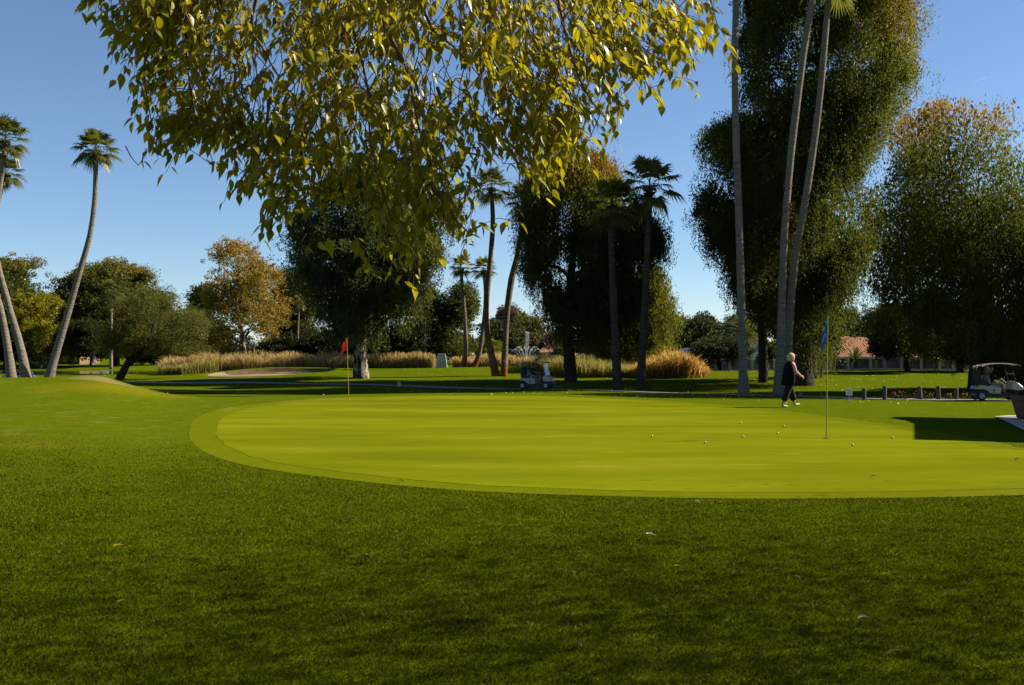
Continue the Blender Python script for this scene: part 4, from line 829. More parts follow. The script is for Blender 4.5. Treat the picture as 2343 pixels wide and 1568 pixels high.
def house(label, Y, vx0, vx1, vtop, veave, vbase, depth, wm, rm, roof='gable', wins=(), door=None, name='house', ridge=None, eave_trim=False, ov=.5):
    x0, x1 = GX(vx0, Y), GX(vx1, Y); ze = EYE - (veave - HY) * Y / F; zt = EYE - (vtop - HY) * (Y + depth / 2) / F
    zb = min(H(x0, Y), H(x1, Y), EYE - (vbase - HY) * Y / F) - .1; b0 = Vector(((x0 + x1) / 2, Y, zb))
    root = empty(name, b0); tag(root, label, 'house'); w = x1 - x0
    bm = bmesh.new(); bm_box(bm, (0, depth / 2, (ze - zb) / 2), (w, depth, ze - zb)); from_bm('wall', bm, wm, root)
    bm = bmesh.new(); hz = ze - zb; ht = max(zt - ze, .3)
    if roof == 'flat':
        bm_box(bm, (0, depth / 2, hz + .15), (w + .15, depth + .15, .3)); from_bm('parapet', bm, wm, root)
    else:
        r0, r1 = ridge if ridge else (-w / 2 + (0 if roof == 'gable' else w * .22), w / 2 - (0 if roof == 'gable' else w * .22))
        if roof == 'gable': r0 -= ov; r1 += ov
        a = [(-w / 2 - ov, -ov, hz), (w / 2 + ov, -ov, hz), (w / 2 + ov, depth + ov, hz), (-w / 2 - ov, depth + ov, hz), (r0, depth / 2, hz + ht), (r1, depth / 2, hz + ht)]
        t = .14; vb = [bm.verts.new(v) for v in a]; vt = [bm.verts.new((v[0], v[1], v[2] + t)) for v in a]
        for q in ((0, 1, 5, 4), (2, 3, 4, 5), (1, 2, 5), (3, 0, 4)): bm.faces.new([vt[i] for i in q]); bm.faces.new([vb[i] for i in q][::-1])
        for i, j in ((0, 1), (1, 2), (2, 3), (3, 0)): bm.faces.new((vb[i], vb[j], vt[j], vt[i]))
        from_bm('roof', bm, rm, root)
        if eave_trim:
            bm = bmesh.new(); bm_box(bm, (0, -ov - .05, hz + .02), (w + 2 * ov, .1, .22)); from_bm('fascia', bm, M_trim, root)
    for (wx, wz, ww, wh) in wins:
        bm = bmesh.new(); bm_box(bm, (wx * w - w / 2, -.02, wz), (ww + .16, .06, wh + .16)); fr = from_bm('window', bm, M_trim, root)
        bm = bmesh.new(); bm_box(bm, (wx * w - w / 2, -.045, wz), (ww, .04, wh)); from_bm('pane', bm, M_glassd, fr)
    if door:
        bm = bmesh.new(); bm_box(bm, (door[0] * w - w / 2, -.03, 1.05), (door[1], .06, 2.1)); from_bm('door', bm, plain('door_dark', (0.06, 0.045, 0.03), .6), root)
    return root
house('house with broad terracotta tiled roof and white eave behind the fence', 130, 1868, 2004, 774, 819, 848, 11, M_stucco_b, M_tile, 'gable', [(.2, 1.3, 1.6, 1.1), (.55, 1.3, 1.8, 1.1), (.85, 1.2, 1.2, 1.2)], (.38, 1.0), eave_trim=True, ov=.7)
house('house wing with terracotta roof peeking left of the broad tiled roof', 137, 1912, 1960, 772, 800, 846, 8, M_stucco_b, M_tile, 'gable', ov=.3)
house('white flat-roofed house left of the palm trunks, behind the umbrella tree', 135, 1582, 1690, 792, 801, 846, 9, M_stucco_w, None, 'flat', [(.83, 1.4, 1.0, 1.6), (.5, 1.4, 1.2, 1.2)])
house('white flat-roofed house right of the tallest palm trunk', 134, 1712, 1756, 786, 794, 846, 9, M_stucco_w, None, 'flat', [(.75, 1.6, .8, .8)])
house('white wing with stepped parapet behind the walking woman', 142, 1750, 1800, 788, 798, 846, 9, M_stucco_w, None, 'flat', [(.3, 1.6, .8, .8)])
house('low pale-roofed house between the slim palms, far across the pond', 205, 1036, 1076, 809, 815, 832, 9, plain('stucco_grey', (0.16, 0.16, 0.19), .9), plain('roof_pale', (0.55, 0.42, 0.30), .9, scale=2), 'gable', [(.3, 1.0, .9, .9), (.62, 1.0, .9, .9)])
house('distant orange-roofed house right of the fountain', 215, 1238, 1272, 794, 808, 832, 9, M_stucco_b, M_tile, 'hip', [(.5, 1.2, 1.4, 1.0)])
house('brown bungalow with cream panels behind the trees on the far left', 205, 108, 182, 806, 813, 834, 10, M_stucco_br, plain('roof_tan', (0.42, 0.30, 0.18), .9, scale=2), 'gable', [(.12, 1.5, 2, 1.1), (.3, 1.5, 1.4, 1.1)], (.6, 1.2))
tb = bpy.data.objects['house.007'] if 'house.007' in bpy.data.objects else None
if tb:
    for f in (.55, .76, .86):
        bm = bmesh.new(); bm_box(bm, (f * 6.37 - 3.2, -.06, 1.35), (.9, .1, 1.5)); from_bm('wall_panel', bm, plain('panel_cream', (0.62, 0.48, 0.28), .8), tb)
house('long grey-walled low house at the right beyond the fence', 140, 2060, 2260, 812, 820, 848, 9, plain('stucco_grey2', (0.30, 0.28, 0.28), .9), M_tile, 'gable', [(.2, 1.3, 1.4, 1.1), (.7, 1.3, 1.4, 1.1)], (.45, 1.0))
# ------------------------------------------------------------------ boundary fence
def screen_mat():
    m, nt, out = new_mat('fence_screen'); t = N(nt, 'ShaderNodeBsdfTransparent'); b = bsdf(nt, None, (0.12, 0.11, 0.09), .6)
    mx = N(nt, 'ShaderNodeMixShader'); mx.inputs[0].default_value = .62; nt.links.new(t.outputs[0], mx.inputs[1]); nt.links.new(b.outputs[0], mx.inputs[2]); nt.links.new(mx.outputs[0], out.inputs[0]); return m
M_screen = screen_mat(); M_post = plain('fence_block', (0.46, 0.41, 0.34), .9, scale=4, var=.15, bmp=.3, alb=1.0)
def fence(name, label, Yf, xs, hgt, pm, sm, pw=.28, rail=True):
    X = [GX(v, Yf) for v in xs]; b0 = Vector((X[0], Yf, 0)); root = empty(name, b0); tag(root, label, 'fence')
    for x in X:
        g = H(x, Yf); bm = bmesh.new(); bm_box(bm, (x - b0.x, 0, g + hgt / 2 + .03), (pw, pw, hgt + .12), bev=.015); from_bm('post', bm, pm, root)
    bm = bmesh.new(); bs = bmesh.new(); bc = bmesh.new()
    for a, b in zip(X, X[1:]):
        g = (H(a, Yf) + H(b, Yf)) / 2; c = (a + b) / 2 - b0.x; w = b - a - pw
        bm_box(bm, (c, 0, g + hgt * .54), (w, .02, hgt * .84)); bm_box(bs, (c, 0, g + .05), (w, .2, .2)); bm_box(bc, (c, 0, g + hgt * .985), (w, .06, .05))
    from_bm('screen_panel', bm, sm, root); from_bm('kerb', bs, pm, root); from_bm('top_rail', bc, plain('rail_ochre', (0.22, 0.19, 0.07), .7), root)
fence('boundary_fence', 'low fence of tan block posts and dark panels behind the right lawn', 117, [1312, 1368, 1424, 1480, 1535, 1561, 1576, 1602, 1636, 1668, 1700, 1720, 1744, 1771, 1803, 1866, 1900, 1939, 1990, 2023, 2061, 2106, 2148, 2179, 2212, 2262, 2310, 2360], 1.22, M_post, M_screen)
fence('park_railing', 'thin green mesh railing on the far bank behind the leaning palm on the left', 198, [72, 88, 104, 116], 1.1, plain('green_metal', (0.05, 0.12, 0.07), .5), M_screen, pw=.06)
# parasols, furniture beyond the fence
def parasol(label, vx, vt, Y, r, col, h):
    x = GX(vx, Y); g = Vector((x, Y, H(x, Y))); zt = EYE - (vt - HY) * Y / F - g.z; root = empty('parasol', g); tag(root, label, 'parasol')
    bm = bmesh.new(); bm_lathe(bm, [(.03, 0), (.03, zt)], 8); from_bm('pole', bm, M_trim, root)
    bm = bmesh.new(); bm_lathe(bm, [(r, zt - h), (r * 1.0, zt - h + .04), (r * .5, zt - h * .42), (.04, zt + .02)], 8); from_bm('canopy', bm, plain(col[0], col[1], .8, scale=3), root)
parasol('white market parasol behind the fence left of the dark round tree', 2052, 808, 121, 1.0, ('parasol_white', (0.75, 0.74, 0.72)), .5)
parasol('bright white parasol behind the fence right of the sunlit tree', 2136, 813, 121, .8, ('parasol_white', (0.75, 0.74, 0.72)), .5)
parasol('beige parasol in front of the white house beside the tallest palm trunk', 1768, 819, 125, .7, ('parasol_beige', (0.62, 0.52, 0.36)), .4)
def patio_chair(label, vx, Y, rz):
    x = GX(vx, Y); root = empty('patio_chair', (x, Y, H(x, Y)), rz); tag(root, label, 'chair', 'patio chairs beyond the fence'); m = plain('cane_tan', (0.42, 0.26, 0.12), .7)
    bm = bmesh.new(); bm_box(bm, (0, 0, .42), (.55, .55, .08), bev=.02); from_bm('seat', bm, m, root)
    bm = bmesh.new(); bm_box(bm, (0, .26, .72), (.55, .06, .6), bev=.02); from_bm('backrest', bm, m, root)
    for sx in (-1, 1):
        for sy in (-1, 1):
            bm = bmesh.new(); bm_tube(bm, [(sx * .24, sy * .24, .4), (sx * .26, sy * .26, 0)], [.025, .02], 6); from_bm('leg', bm, m, root)
patio_chair('tan patio chair beyond the fence, left one of two', 2158, 120.5, .4); patio_chair('tan patio chair beyond the fence, right one of two', 2171, 120.8, -.5)
# grey block and small course furniture
x = GX(1010, 108); b0 = Vector((x, 108, H(x, 108))); root = empty('stone_monument', b0); tag(root, 'grey tapering block monument of two slabs standing on the crest left of the slim palms', 'monument')
Ms = plain('grey_stone', (0.42, 0.45, 0.41), .9, scale=3, var=.18, bmp=.5, alb=1.0)
for sx, w0, w1, nm in ((-1, .62, .42, 'slab'), (1, .62, .40, 'slab')):
    bm = bmesh.new(); y0, y1 = -.22, .22
    vs = [bm.verts.new(v) for v in [(sx * .03, y0, -.2), (sx * w0, y0, -.2), (sx * w0, y1, -.2), (sx * .03, y1, -.2), (sx * .03, y0 * .6, 1.5), (sx * w1, y0 * .6, 1.46), (sx * w1, y1 * .6, 1.46), (sx * .03, y1 * .6, 1.5)]]
    for q in ((0, 1, 2, 3), (4, 5, 6, 7), (0, 1, 5, 4), (1, 2, 6, 5), (2, 3, 7, 6), (3, 0, 4, 7)): bm.faces.new([vs[i] for i in q])
    bmesh.ops.bevel(bm, geom=bm.edges[:], offset=.02, segments=2, affect='EDGES'); from_bm(nm, bm, Ms, root)
def marker(name, label, cat, vx, Y, size, mat, stake=None):
    x = GX(vx, Y); root = empty(name, (x, Y, H(x, Y))); tag(root, label, cat)
    bm = bmesh.new(); bm_box(bm, (0, 0, size[2] / 2 + (stake or 0)), size, bev=min(size) * .12); from_bm('block', bm, mat, root)
    bm = bmesh.new(); bm_box(bm, (0, 0, (stake or .03) / 2), (size[0] * .3, size[1] * .5, (stake or .03))); from_bm('stake', bm, mat, root)
marker('distance_marker', 'small whitish distance post beside the cart path left of centre', 'marker', 913, 76.5, (.26, .1, .36), plain('marker_white', (0.55, 0.55, 0.53), .7))
marker('tee_marker', 'small yellow square sign by the pond on the left', 'marker', 310, 126, (.32, .08, .3), plain('marker_yellow', (0.75, 0.55, 0.02), .6), .12)
marker('tee_marker', 'white stake marker under the weeping tree right of the golf cart', 'marker', 1265 + 0, 111, (.12, .12, .5), plain('marker_white', (0.55, 0.55, 0.53), .7))
# bollards
proto = None; Mw = plain('weathered_timber', (0.085, 0.075, 0.068), .9, scale=6, var=.3, bmp=.5)
for i, (vx, vt, rx, lb) in enumerate([(1976, 888.5, 0, 'leftmost of five short timber posts by the cart path'), (2023, 883, .06, 'second timber post from the left by the cart path'), (2105, 884.5, .08, 'middle timber post of five by the cart path'), (2147, 883, .04, 'fourth timber post from the left by the cart path'), (2187, 888, 0, 'rightmost timber post by the cart path, nearest the parked golf cart')]):
    Y = 53.3; x = GX(vx, Y); g = H(x, Y); zt = EYE - (vt - HY) * Y / F
    if proto is None:
        bm = bmesh.new(); bm_lathe(bm, [(.105, -.15), (.107, 0), (.105, .5), (.098, .56), (.08, .585)], 14); 
        proto = from_bm('timber_post', bm, Mw, None, False); o = proto
    else: o = proto.copy(); COL.objects.link(o)
    tag(o, lb, 'bollard', 'timber posts along the cart path'); o.location = (x, Y, g); o.scale = (1, 1, (zt - g) / .585); o.rotation_euler = (0, rx, i)
# sign on stand
Y = 38; x = GX(1942, Y); g = H(x, Y); root = empty('small_sign', (x, Y, g)); tag(root, 'small pale rectangular sign on a forked wire stand beside the green', 'sign')
bm = bmesh.new(); bm_box(bm, (0, 0, .40), (.24, .012, .25), bev=.004); pl = from_bm('plate', bm, plain('sign_plate', (0.6, 0.58, 0.5), .6, alb=1.0), root)
bm = bmesh.new()
for k in range(4): bm_box(bm, (0, -.009, .47 - k * .045), (.15 - .03 * (k % 2), .004, .012))
from_bm('lettering', bm, plain('sign_ink', (0.18, 0.17, 0.15), .7), pl)
bm = bmesh.new(); mm = plain('wire_pale', (0.45, 0.45, 0.40), .4, metal=.5)
for pth in ([(0, 0, .28), (0, 0, .14)], [(0, 0, .14), (.07, 0, .04), (.055, 0, -.02)], [(0, 0, .14), (-.06, 0, .05), (-.04, 0, -.02)], [(-.05, 0, .045), (.06, 0, .04)]): bm_tube(bm, pth, .009, 6)
from_bm('stand', bm, mm, root)
# flags
def flagstick(name, label, vx, Y, hgt, colname, col, fh, drop, fw, side, pole_col, wob=.05, lean=0.0):
    x = GX(vx, Y); g = H(x, Y) + .012; root = empty(name, (x, Y, g)); tag(root, label, 'flag')
    bm = bmesh.new(); bm_tube(bm, [(0, 0, -.05), (lean * .5, 0, hgt * .5), (lean, 0, hgt)], [.011, .010, .008], 8); from_bm('pole', bm, plain(*pole_col), root)
    bm = bmesh.new(); nu, nv = 10, 14; grid = []
    for i in range(nu + 1):
        row = []
        for j in range(nv + 1):
            u, v = i / nu, j / nv
            px = side * fw * (math.sin(v * math.pi * .62) * (.35 + .65 * u) + .18 * math.sin(v * 9 + u * 2) * v)
            pz = hgt - .02 - u * fh - drop * v ** 1.25 * (1 - .15 * u)
            row.append(bm.verts.new((lean + px, wob * math.sin(v * 11 + u * 3) * v ** .5 - .02 * v, pz)))
        grid.append(row)
    for i in range(nu):
        for j in range(nv): bm.faces.new((grid[i][j], grid[i + 1][j], grid[i + 1][j + 1], grid[i][j + 1]))
    m, nt, out = new_mat(colname); b = bsdf(nt, None, col, .45, 0, .4); tr = N(nt, 'ShaderNodeBsdfTranslucent'); tr.inputs[0].default_value = (*col, 1)
    mx = N(nt, 'ShaderNodeMixShader'); mx.inputs[0].default_value = .35; nt.links.new(b.outputs[0], mx.inputs[1]); nt.links.new(tr.outputs[0], mx.inputs[2]); nt.links.new(mx.outputs[0], out.inputs[0])
    fl = from_bm('flag_cloth', bm, m, root, True)
    return root
PY = ('pole_yellow', (0.42, 0.36, 0.05), .4)
fb = flagstick('flagstick', 'blue flag hanging limp on a tall yellow pole on the right of the green', 1890, 19.1, 2.26, 'cloth_blue', (0.012, 0.06, 0.42), .40, .34, .13, -1, PY, lean=.025)
flagstick('flagstick', 'red flag drooping from a yellow pole at the back left of the green', 798, 35.5, 2.13, 'cloth_red', (0.75, 0.02, 0.012), .40, .14, .20, -1, PY, lean=-.07)
flagstick('flagstick', 'faint pale flag on the far lawn beside the distant golfer', 1933, 114.5, 2.2, 'cloth_pale', (0.55, 0.55, 0.5), .38, .25, .10, -1, PY)
for ob, nm in ((fb, 'cup'),):
    bm = bmesh.new(); bm_lathe(bm, [(.054, 0), (.058, .004), (.03, .005)], 24); from_bm('cup', bm, plain('cup_dark', (0.03, 0.03, 0.02), .9), ob)
# golf balls
bm = bmesh.new(); bmesh.ops.create_icosphere(bm, subdivisions=3, radius=.0214)
def ball_mat():
    m, nt, out = new_mat('ball_yellow'); v = objvec(nt); vo = N(nt, 'ShaderNodeTexVoronoi'); vo.inputs['Scale'].default_value = 260; nt.links.new(v, vo.inputs['Vector'])
    bsdf(nt, out, (0.80, 0.80, 0.20), .4, 0, .3, bump(nt, vo.outputs['Distance'], .3, .001)); return m
ball = None
for i, (vx, vy, lb) in enumerate([(1491, 997, 'leftmost golf ball on the green'), (1612.6, 1011, 'golf ball at the right end of the flag shadow'), (1700, 998.4, 'golf ball nearly in line with the flag shadow, below the farthest ball'),
        (1693.4, 966.9, 'farthest golf ball, nearest the walking woman'), (1793, 973.9, 'upper of two golf balls close together left of the blue flag'), (1778.6, 990.4, 'lower of two golf balls close together left of the blue flag'),
        (1949.6, 1016.7, 'nearest golf ball, just right of the blue flagstick'), (2040.7, 999.7, 'rightmost golf ball beside the big roof shadow')]):
    Y = (EYE - .0414) * F / (vy - HY); x = GX(vx, Y)
    if ball is None: ball = from_bm('golf_ball', bm, ball_mat(), None, True); o = ball
    else: o = ball.copy(); COL.objects.link(o)
    o.location = (x, Y, .011 + .0214); o.rotation_euler = (i, i * 2, i * 3); tag(o, lb, 'golf ball', 'golf balls on the practice green')
# planter pot
Y = 25.0; x = GX(2352, Y); root = empty('planter', (x, Y, .03)); tag(root, 'large brown terracotta planter on the patio at the right edge', 'planter')
M_terra = plain('terracotta_dark', (0.16, 0.075, 0.045), .8, scale=5, var=.25, bmp=.3)
bm = bmesh.new(); bm_lathe(bm, [(.24, 0), (.26, .02), (.36, .38), (.375, .45), (.41, .455), (.42, .54), (.38, .56), (.36, .50), (.0, .49)], 40); from_bm('pot', bm, M_terra, root, False)
Vp, Fp, Tp = leaf_cloud(np.array([0, 0, .56]) + np.random.RandomState(3).normal(size=(900, 3)) * np.array([.16, .16, .05]), unit(np.random.RandomState(4).normal(size=(900, 3))), np.full(900, .06), np.full(900, .03), np.full(900, .5), 5)
link('foliage', np_mesh('foliage', Vp, Fp, Tp), ML_dark, root)
# starter's hut outside the frame on the right, whose roof throws the dark shadow over the green
A = Vector((14.4, 27.3, 0)); ex = Vector((-.347, -.938, 0)); ey = Vector((.938, -.347, 0)); L1 = 7.75; hz = 3.2
root = empty('starter_hut', A + ex * L1 * .5 + ey * 4); tag(root, 'starter hut with flat overhanging roof beside the patio', 'hut'); root.rotation_euler = (0, 0, math.atan2(ey.y, ey.x))
bm = bmesh.new(); bm_prism(bm, [(-4, 3.9), (-4.15, 3.3), (-3.75, 2.2), (-3.62, 1.0), (-3.7, -3.87), (4, -3.87), (4, 3.9)], hz, hz + .22, 'z'); from_bm('roof', bm, plain('hut_roof', (0.2, 0.12, .08), .8), root)
bm = bmesh.new(); bm_box(bm, (1.6, 0, hz / 2), (4.4, 6.6, hz - .02)); from_bm('wall', bm, M_stucco_b, root)
for sx, sy in ((-3.2, 3.2), (-3.2, -3.3)):
    bm = bmesh.new(); bm_box(bm, (sx, sy, hz / 2), (.2, .2, hz - .01)); from_bm('post', bm, M_trim, root)
bm = bmesh.new(); bm_box(bm, (-.63, 0, 1.4), (.08, 2.4, 1.2)); from_bm('window', bm, M_glassd, root)
# flowers by the posts
def flower(vx, Y, col, label, seed, hh=.3):
    x = GX(vx, Y); root = empty('flower_plant', (x, Y, H(x, Y))); tag(root, label, 'flowers', 'flower plants between the timber posts'); rs = random.Random(seed)
    V, Fc, T = leaf_cloud(np.array([0, 0, hh * .35]) + np.random.RandomState(seed).normal(size=(160, 3)) * np.array([.13, .13, hh * .16]), unit(np.random.RandomState(seed + 1).normal(size=(160, 3))), np.full(160, .09), np.full(160, .04), np.full(160, .5), seed)
    link('foliage', np_mesh('foliage', V, Fc, T), ML_dark, root)
    bm = bmesh.new()
    for k in range(5):
        c = Vector((rs.gauss(0, .12), rs.gauss(0, .1), hh * rs.uniform(.7, 1.1)))
        bm_tube(bm, [Vector((c.x * .3, c.y * .3, 0)), c], .004, 4); bmesh.ops.create_icosphere(bm, subdivisions=1, radius=.045, matrix=Matrix.Translation(c) @ Matrix.Diagonal((1, 1, .6, 1)))
    from_bm('blossoms', bm, plain(col[0], col[1], .7, scale=20), root)
RED = ('petal_red', (0.5, 0.02, 0.02)); YEL = ('petal_yellow', (0.8, 0.5, 0.02)); ORG = ('petal_orange', (0.7, 0.15, 0.02))
for i, (vx, c, lb) in enumerate([(2049, RED, 'red flowers between the second and third timber posts, left clump'), (2068, RED, 'small red flowers midway between the second and third timber posts'), (2101, RED, 'red flowers touching the middle timber post'), (2122, RED, 'dark red flowers just right of the middle timber post'), (2172, ORG, 'orange flowers left of the rightmost timber post'), (2203, ORG, 'orange-red flowers right of the rightmost timber post'), (2218, YEL, 'bright yellow flowers beside the parked golf cart wheel')]):
    flower(vx, 53.8, c, lb, 300 + i, .42 if i < 4 else .3)
# fountain
x = GX(1204, 150); root = empty('fountain', (x, 150, -.66)); tag(root, 'pond fountain throwing a tall white centre jet and a ring of arching jets', 'fountain')
m, nt, out = new_mat('water_spray'); b = bsdf(nt, None, (0.75, 0.79, 0.84), .35, 0, .5); tr = N(nt, 'ShaderNodeBsdfTranslucent'); tr.inputs[0].default_value = (.9, .93, .96, 1)
mx = N(nt, 'ShaderNodeMixShader'); mx.inputs[0].default_value = .5; nt.links.new(b.outputs[0], mx.inputs[1]); nt.links.new(tr.outputs[0], mx.inputs[2]); nt.links.new(mx.outputs[0], out.inputs[0]); M_spray = m
def drops(name, C, rad, parent):
    o4 = np.array([[1, 0, 0], [-1, 0, 0], [0, 1, 0], [0, -1, 0], [0, 0, 1], [0, 0, -1]], float); f = np.array([[0, 2, 4], [2, 1, 4], [1, 3, 4], [3, 0, 4], [2, 0, 5], [1, 2, 5], [3, 1, 5], [0, 3, 5]])
    n = len(C); V = (C[:, None, :] + o4[None] * rad[:, None, None] * np.array([1, 1, 1.6])).reshape(-1, 3); Fc = (np.arange(n)[:, None, None] * 6 + f[None]).reshape(-1, 3)
    return link(name, np_mesh(name, V, Fc), M_spray, parent)
rs = np.random.RandomState(8); t = rs.rand(620) ** .8; C = np.stack([rs.normal(size=620) * .05 * (1 + t * 1.5), rs.normal(size=620) * .05 * (1 + t * 1.5), t * 5.85], -1); drops('centre_jet', C, rs.uniform(.012, .030, 620) * (1 + .5 * (t > .9)), root)
t = rs.rand(260); C = np.stack([.18 + rs.normal(size=260) * .1 + t * .15, rs.normal(size=260) * .12, 5.7 - t * 3.2 * rs.rand(260)], -1); drops('falling_spray', C, rs.uniform(.01, .024, 260), root)
for k in range(12):
    az = k * math.pi / 6 + .2; n = 330; vx_, vz = (3.1, 7.75) if k % 2 == 0 else (1.55, 8.2); T_ = 2 * vz / 9.8
    t = rs.rand(n) * .66; t = np.where(rs.rand(n) < .12, rs.rand(n) * .9, t); tt = t * T_; sp = .012 + .10 * t ** 2
    C = np.stack([math.cos(az) * vx_ * tt + rs.normal(size=n) * sp, math.sin(az) * vx_ * tt + rs.normal(size=n) * sp, .2 + vz * tt - 4.9 * tt ** 2 + rs.normal(size=n) * sp], -1); kz = C[:, 2] > 0; C = C[kz]
    drops('arching_jet', C, rs.uniform(.010, .020, len(C)) * (1.15 - .6 * t[kz]), root)
bm = bmesh.new(); bm_lathe(bm, [(.5, -.1), (.5, .12), (.3, .2), (.12, .25)], 20); from_bm('float_base', bm, plain('float_dark', (.03, .03, .03), .5), root)
# contrail
c0 = P(2189, 207, 9000); c1 = P(2253, 178, 9200); bm = bmesh.new(); bm_tube(bm, [c0, c0.lerp(c1, .35), c1], [4.5, 6, 5], 8)
m, nt, out = new_mat('vapour'); e = bsdf(nt, None, (.9, .9, .92), 1, 0, 0); tp = N(nt, 'ShaderNodeBsdfTransparent'); mx = N(nt, 'ShaderNodeMixShader'); mx.inputs[0].default_value = .16
nt.links.new(tp.outputs[0], mx.inputs[1]); nt.links.new(e.outputs[0], mx.inputs[2]); nt.links.new(mx.outputs[0], out.inputs[0])
tag(from_bm('contrail', bm, m, None, True), 'short thin white aircraft trail high in the sky at upper right', 'contrail')
# ------------------------------------------------------------------ golf carts
M_cartw = plain('cart_cream', (0.46, 0.44, 0.38), .32, scale=2, var=.04, spec=.5)
M_black = plain('cart_black', (0.012, 0.012, 0.014), .5, scale=6, var=.3)
M_tyre = plain('tyre', (0.015, 0.015, 0.015), .85, scale=20)
M_rim = plain('wheel_rim', (0.36, 0.38, 0.42), .35, metal=.5, scale=10)
M_seat = plain('seat_vinyl', (0.40, 0.36, 0.31), .5, scale=4, var=.06)
def wind_mat():
    m, nt, out = new_mat('windshield'); t = N(nt, 'ShaderNodeBsdfTransparent'); t.inputs[0].default_value = (.88, .92, .9, 1)
    g = N(nt, 'ShaderNodeBsdfGlossy'); g.inputs['Roughness'].default_value = .04; mx = N(nt, 'ShaderNodeMixShader'); mx.inputs[0].default_value = .13
    nt.links.new(t.outputs[0], mx.inputs[1]); nt.links.new(g.outputs[0], mx.inputs[2]); nt.links.new(mx.outputs[0], out.inputs[0]); return m
M_wind = wind_mat()
def bevel_all(bm, w, seg=2): bmesh.ops.bevel(bm, geom=bm.edges[:], offset=w, segments=seg, affect='EDGES', profile=.6)
def golf_cart(loc, rz, label, roof=True):
    root = empty('golf_cart', loc, rz); tag(root, label, 'golf cart', 'golf carts')
    bm = bmesh.new(); bm_prism(bm, [(-1.02, .22), (-1.08, .34), (-.98, .50), (-.3, .40), (.55, .36), (.75, .52), (1.12, .48), (1.22, .36), (1.2, .20), (.6, .16), (-.5, .16)], -.52, .52); bevel_all(bm, .02); from_bm('chassis', bm, M_black, root)
    bm = bmesh.new(); bm_prism(bm, [(-1.06, .55), (-1.02, .68), (-.90, .78), (-.46, .70), (-.02, .62), (.07, .62), (.06, .34), (-.44, .35), (-.52, .46), (-.62, .56), (-.80, .60)], -.56, .56); bevel_all(bm, .03, 3); body = from_bm('rear_body', bm, M_cartw, root)
    for sy in (-1, 1):
        bm = bmesh.new(); bm_lathe(bm, [(.05, 0), (.05, .004)], 16, (-.27, sy * .562, .50), 'y')
        for k in range(5): bm_box(bm, (-.27 + .03 * math.cos(k * 1.25), sy * .5665, .55 + .03 * math.sin(k * 1.25)), (.03, .003, .012))
        bm_box(bm, (-.27, sy * .5645, .43), (.17, .003, .012)); from_bm('emblem', bm, plain('emblem_dark', (.06, .04, .03), .6), body)
    bm = bmesh.new(); bm_prism(bm, [(-.98, .79), (-.86, 1.02), (-.60, 1.0), (-.52, .74)], -.46, .46); bevel_all(bm, .02); from_bm('bag_well', bm, M_black, root)
    bm = bmesh.new(); bm_prism(bm, [(.60, .52), (.66, .90), (.72, .95), (.90, .88), (1.14, .68), (1.20, .58), (1.16, .52), (.9, .50)], -.50, .50); bevel_all(bm, .035, 3); cowl = from_bm('front_cowl', bm, M_cartw, root)
    for sy in (-1, 1):
        bm = bmesh.new(); bm_box(bm, (1.165, sy * .30, .545), (.08, .20, .05), bev=.012); from_bm('headlight', bm, plain('lamp_lens', (.8, .8, .75), .1, scale=20, spec=.8), cowl)
    bm = bmesh.new(); bm_box(bm, (1.21, 0, .36), (.08, .9, .14), bev=.03); from_bm('bumper', bm, M_black, root)
    bm = bmesh.new(); bm_box(bm, (-.22, 0, .70), (.50, 1.0, .13), bev=.05); from_bm('seat', bm, M_seat, root)
    for sy in (-1, 1):
        bm = bmesh.new(); bm_box(bm, (-.47, sy * .26, 1.03), (.10, .48, .40), Matrix.Rotation(-.18, 3, 'Y'), bev=.04); from_bm('seat_back', bm, M_seat, root)
        bm = bmesh.new(); bm_tube(bm, catmull([(-.45, sy * .53, .92), (-.22, sy * .54, .93), (-.08, sy * .53, .84), (-.08, sy * .52, .70)], 5), .018, 8); from_bm('arm_rail', bm, M_black, root)
    bm = bmesh.new()
    bm_tube(bm, [(.66, .25, .80), (.40, .25, 1.02)], .02, 8); from_bm('steering_column', bm, M_black, root)
    bm = bmesh.new(); ring = []
    for k in range(17):
        a = 2 * math.pi * k / 16; ring.append(Vector((.39 + .10 * math.cos(a), .25 + .16 * math.sin(a), 1.03 + .12 * math.cos(a))))
    bm_tube(bm, ring, .014, 6, False); bm_box(bm, (.39, .25, 1.03), (.06, .28, .02)); from_bm('steering_wheel', bm, M_black, root)
    for sx, zz in ((-.82, .23), (.82, .23)):
        for sy in (-1, 1):
            bm = bmesh.new(); bm_lathe(bm, [(.135, -.085), (.20, -.09), (.228, -.06), (.228, .06), (.20, .09), (.135, .085)], 28, (sx, sy * .46, zz), 'y'); w = from_bm('wheel', bm, M_tyre, root, True)
            bm = bmesh.new(); bm_lathe(bm, [(.135, -.088), (.12, -.06), (.05, -.075), (.03, -.095), (.03, .095), (.05, .075), (.12, .06), (.135, .088)], 24, (sx, sy * .46, zz), 'y'); from_bm('rim', bm, M_rim, w)
            bm = bmesh.new(); a0, a1 = (20, 165)
            pts = [(sx + .29 * math.cos(R(a)), sy * .47, zz + .29 * math.sin(R(a))) for a in range(a0, a1, 12)]
            bm_tube(bm, pts, .035, 6); from_bm('wheel_arch', bm, M_black, root, True)
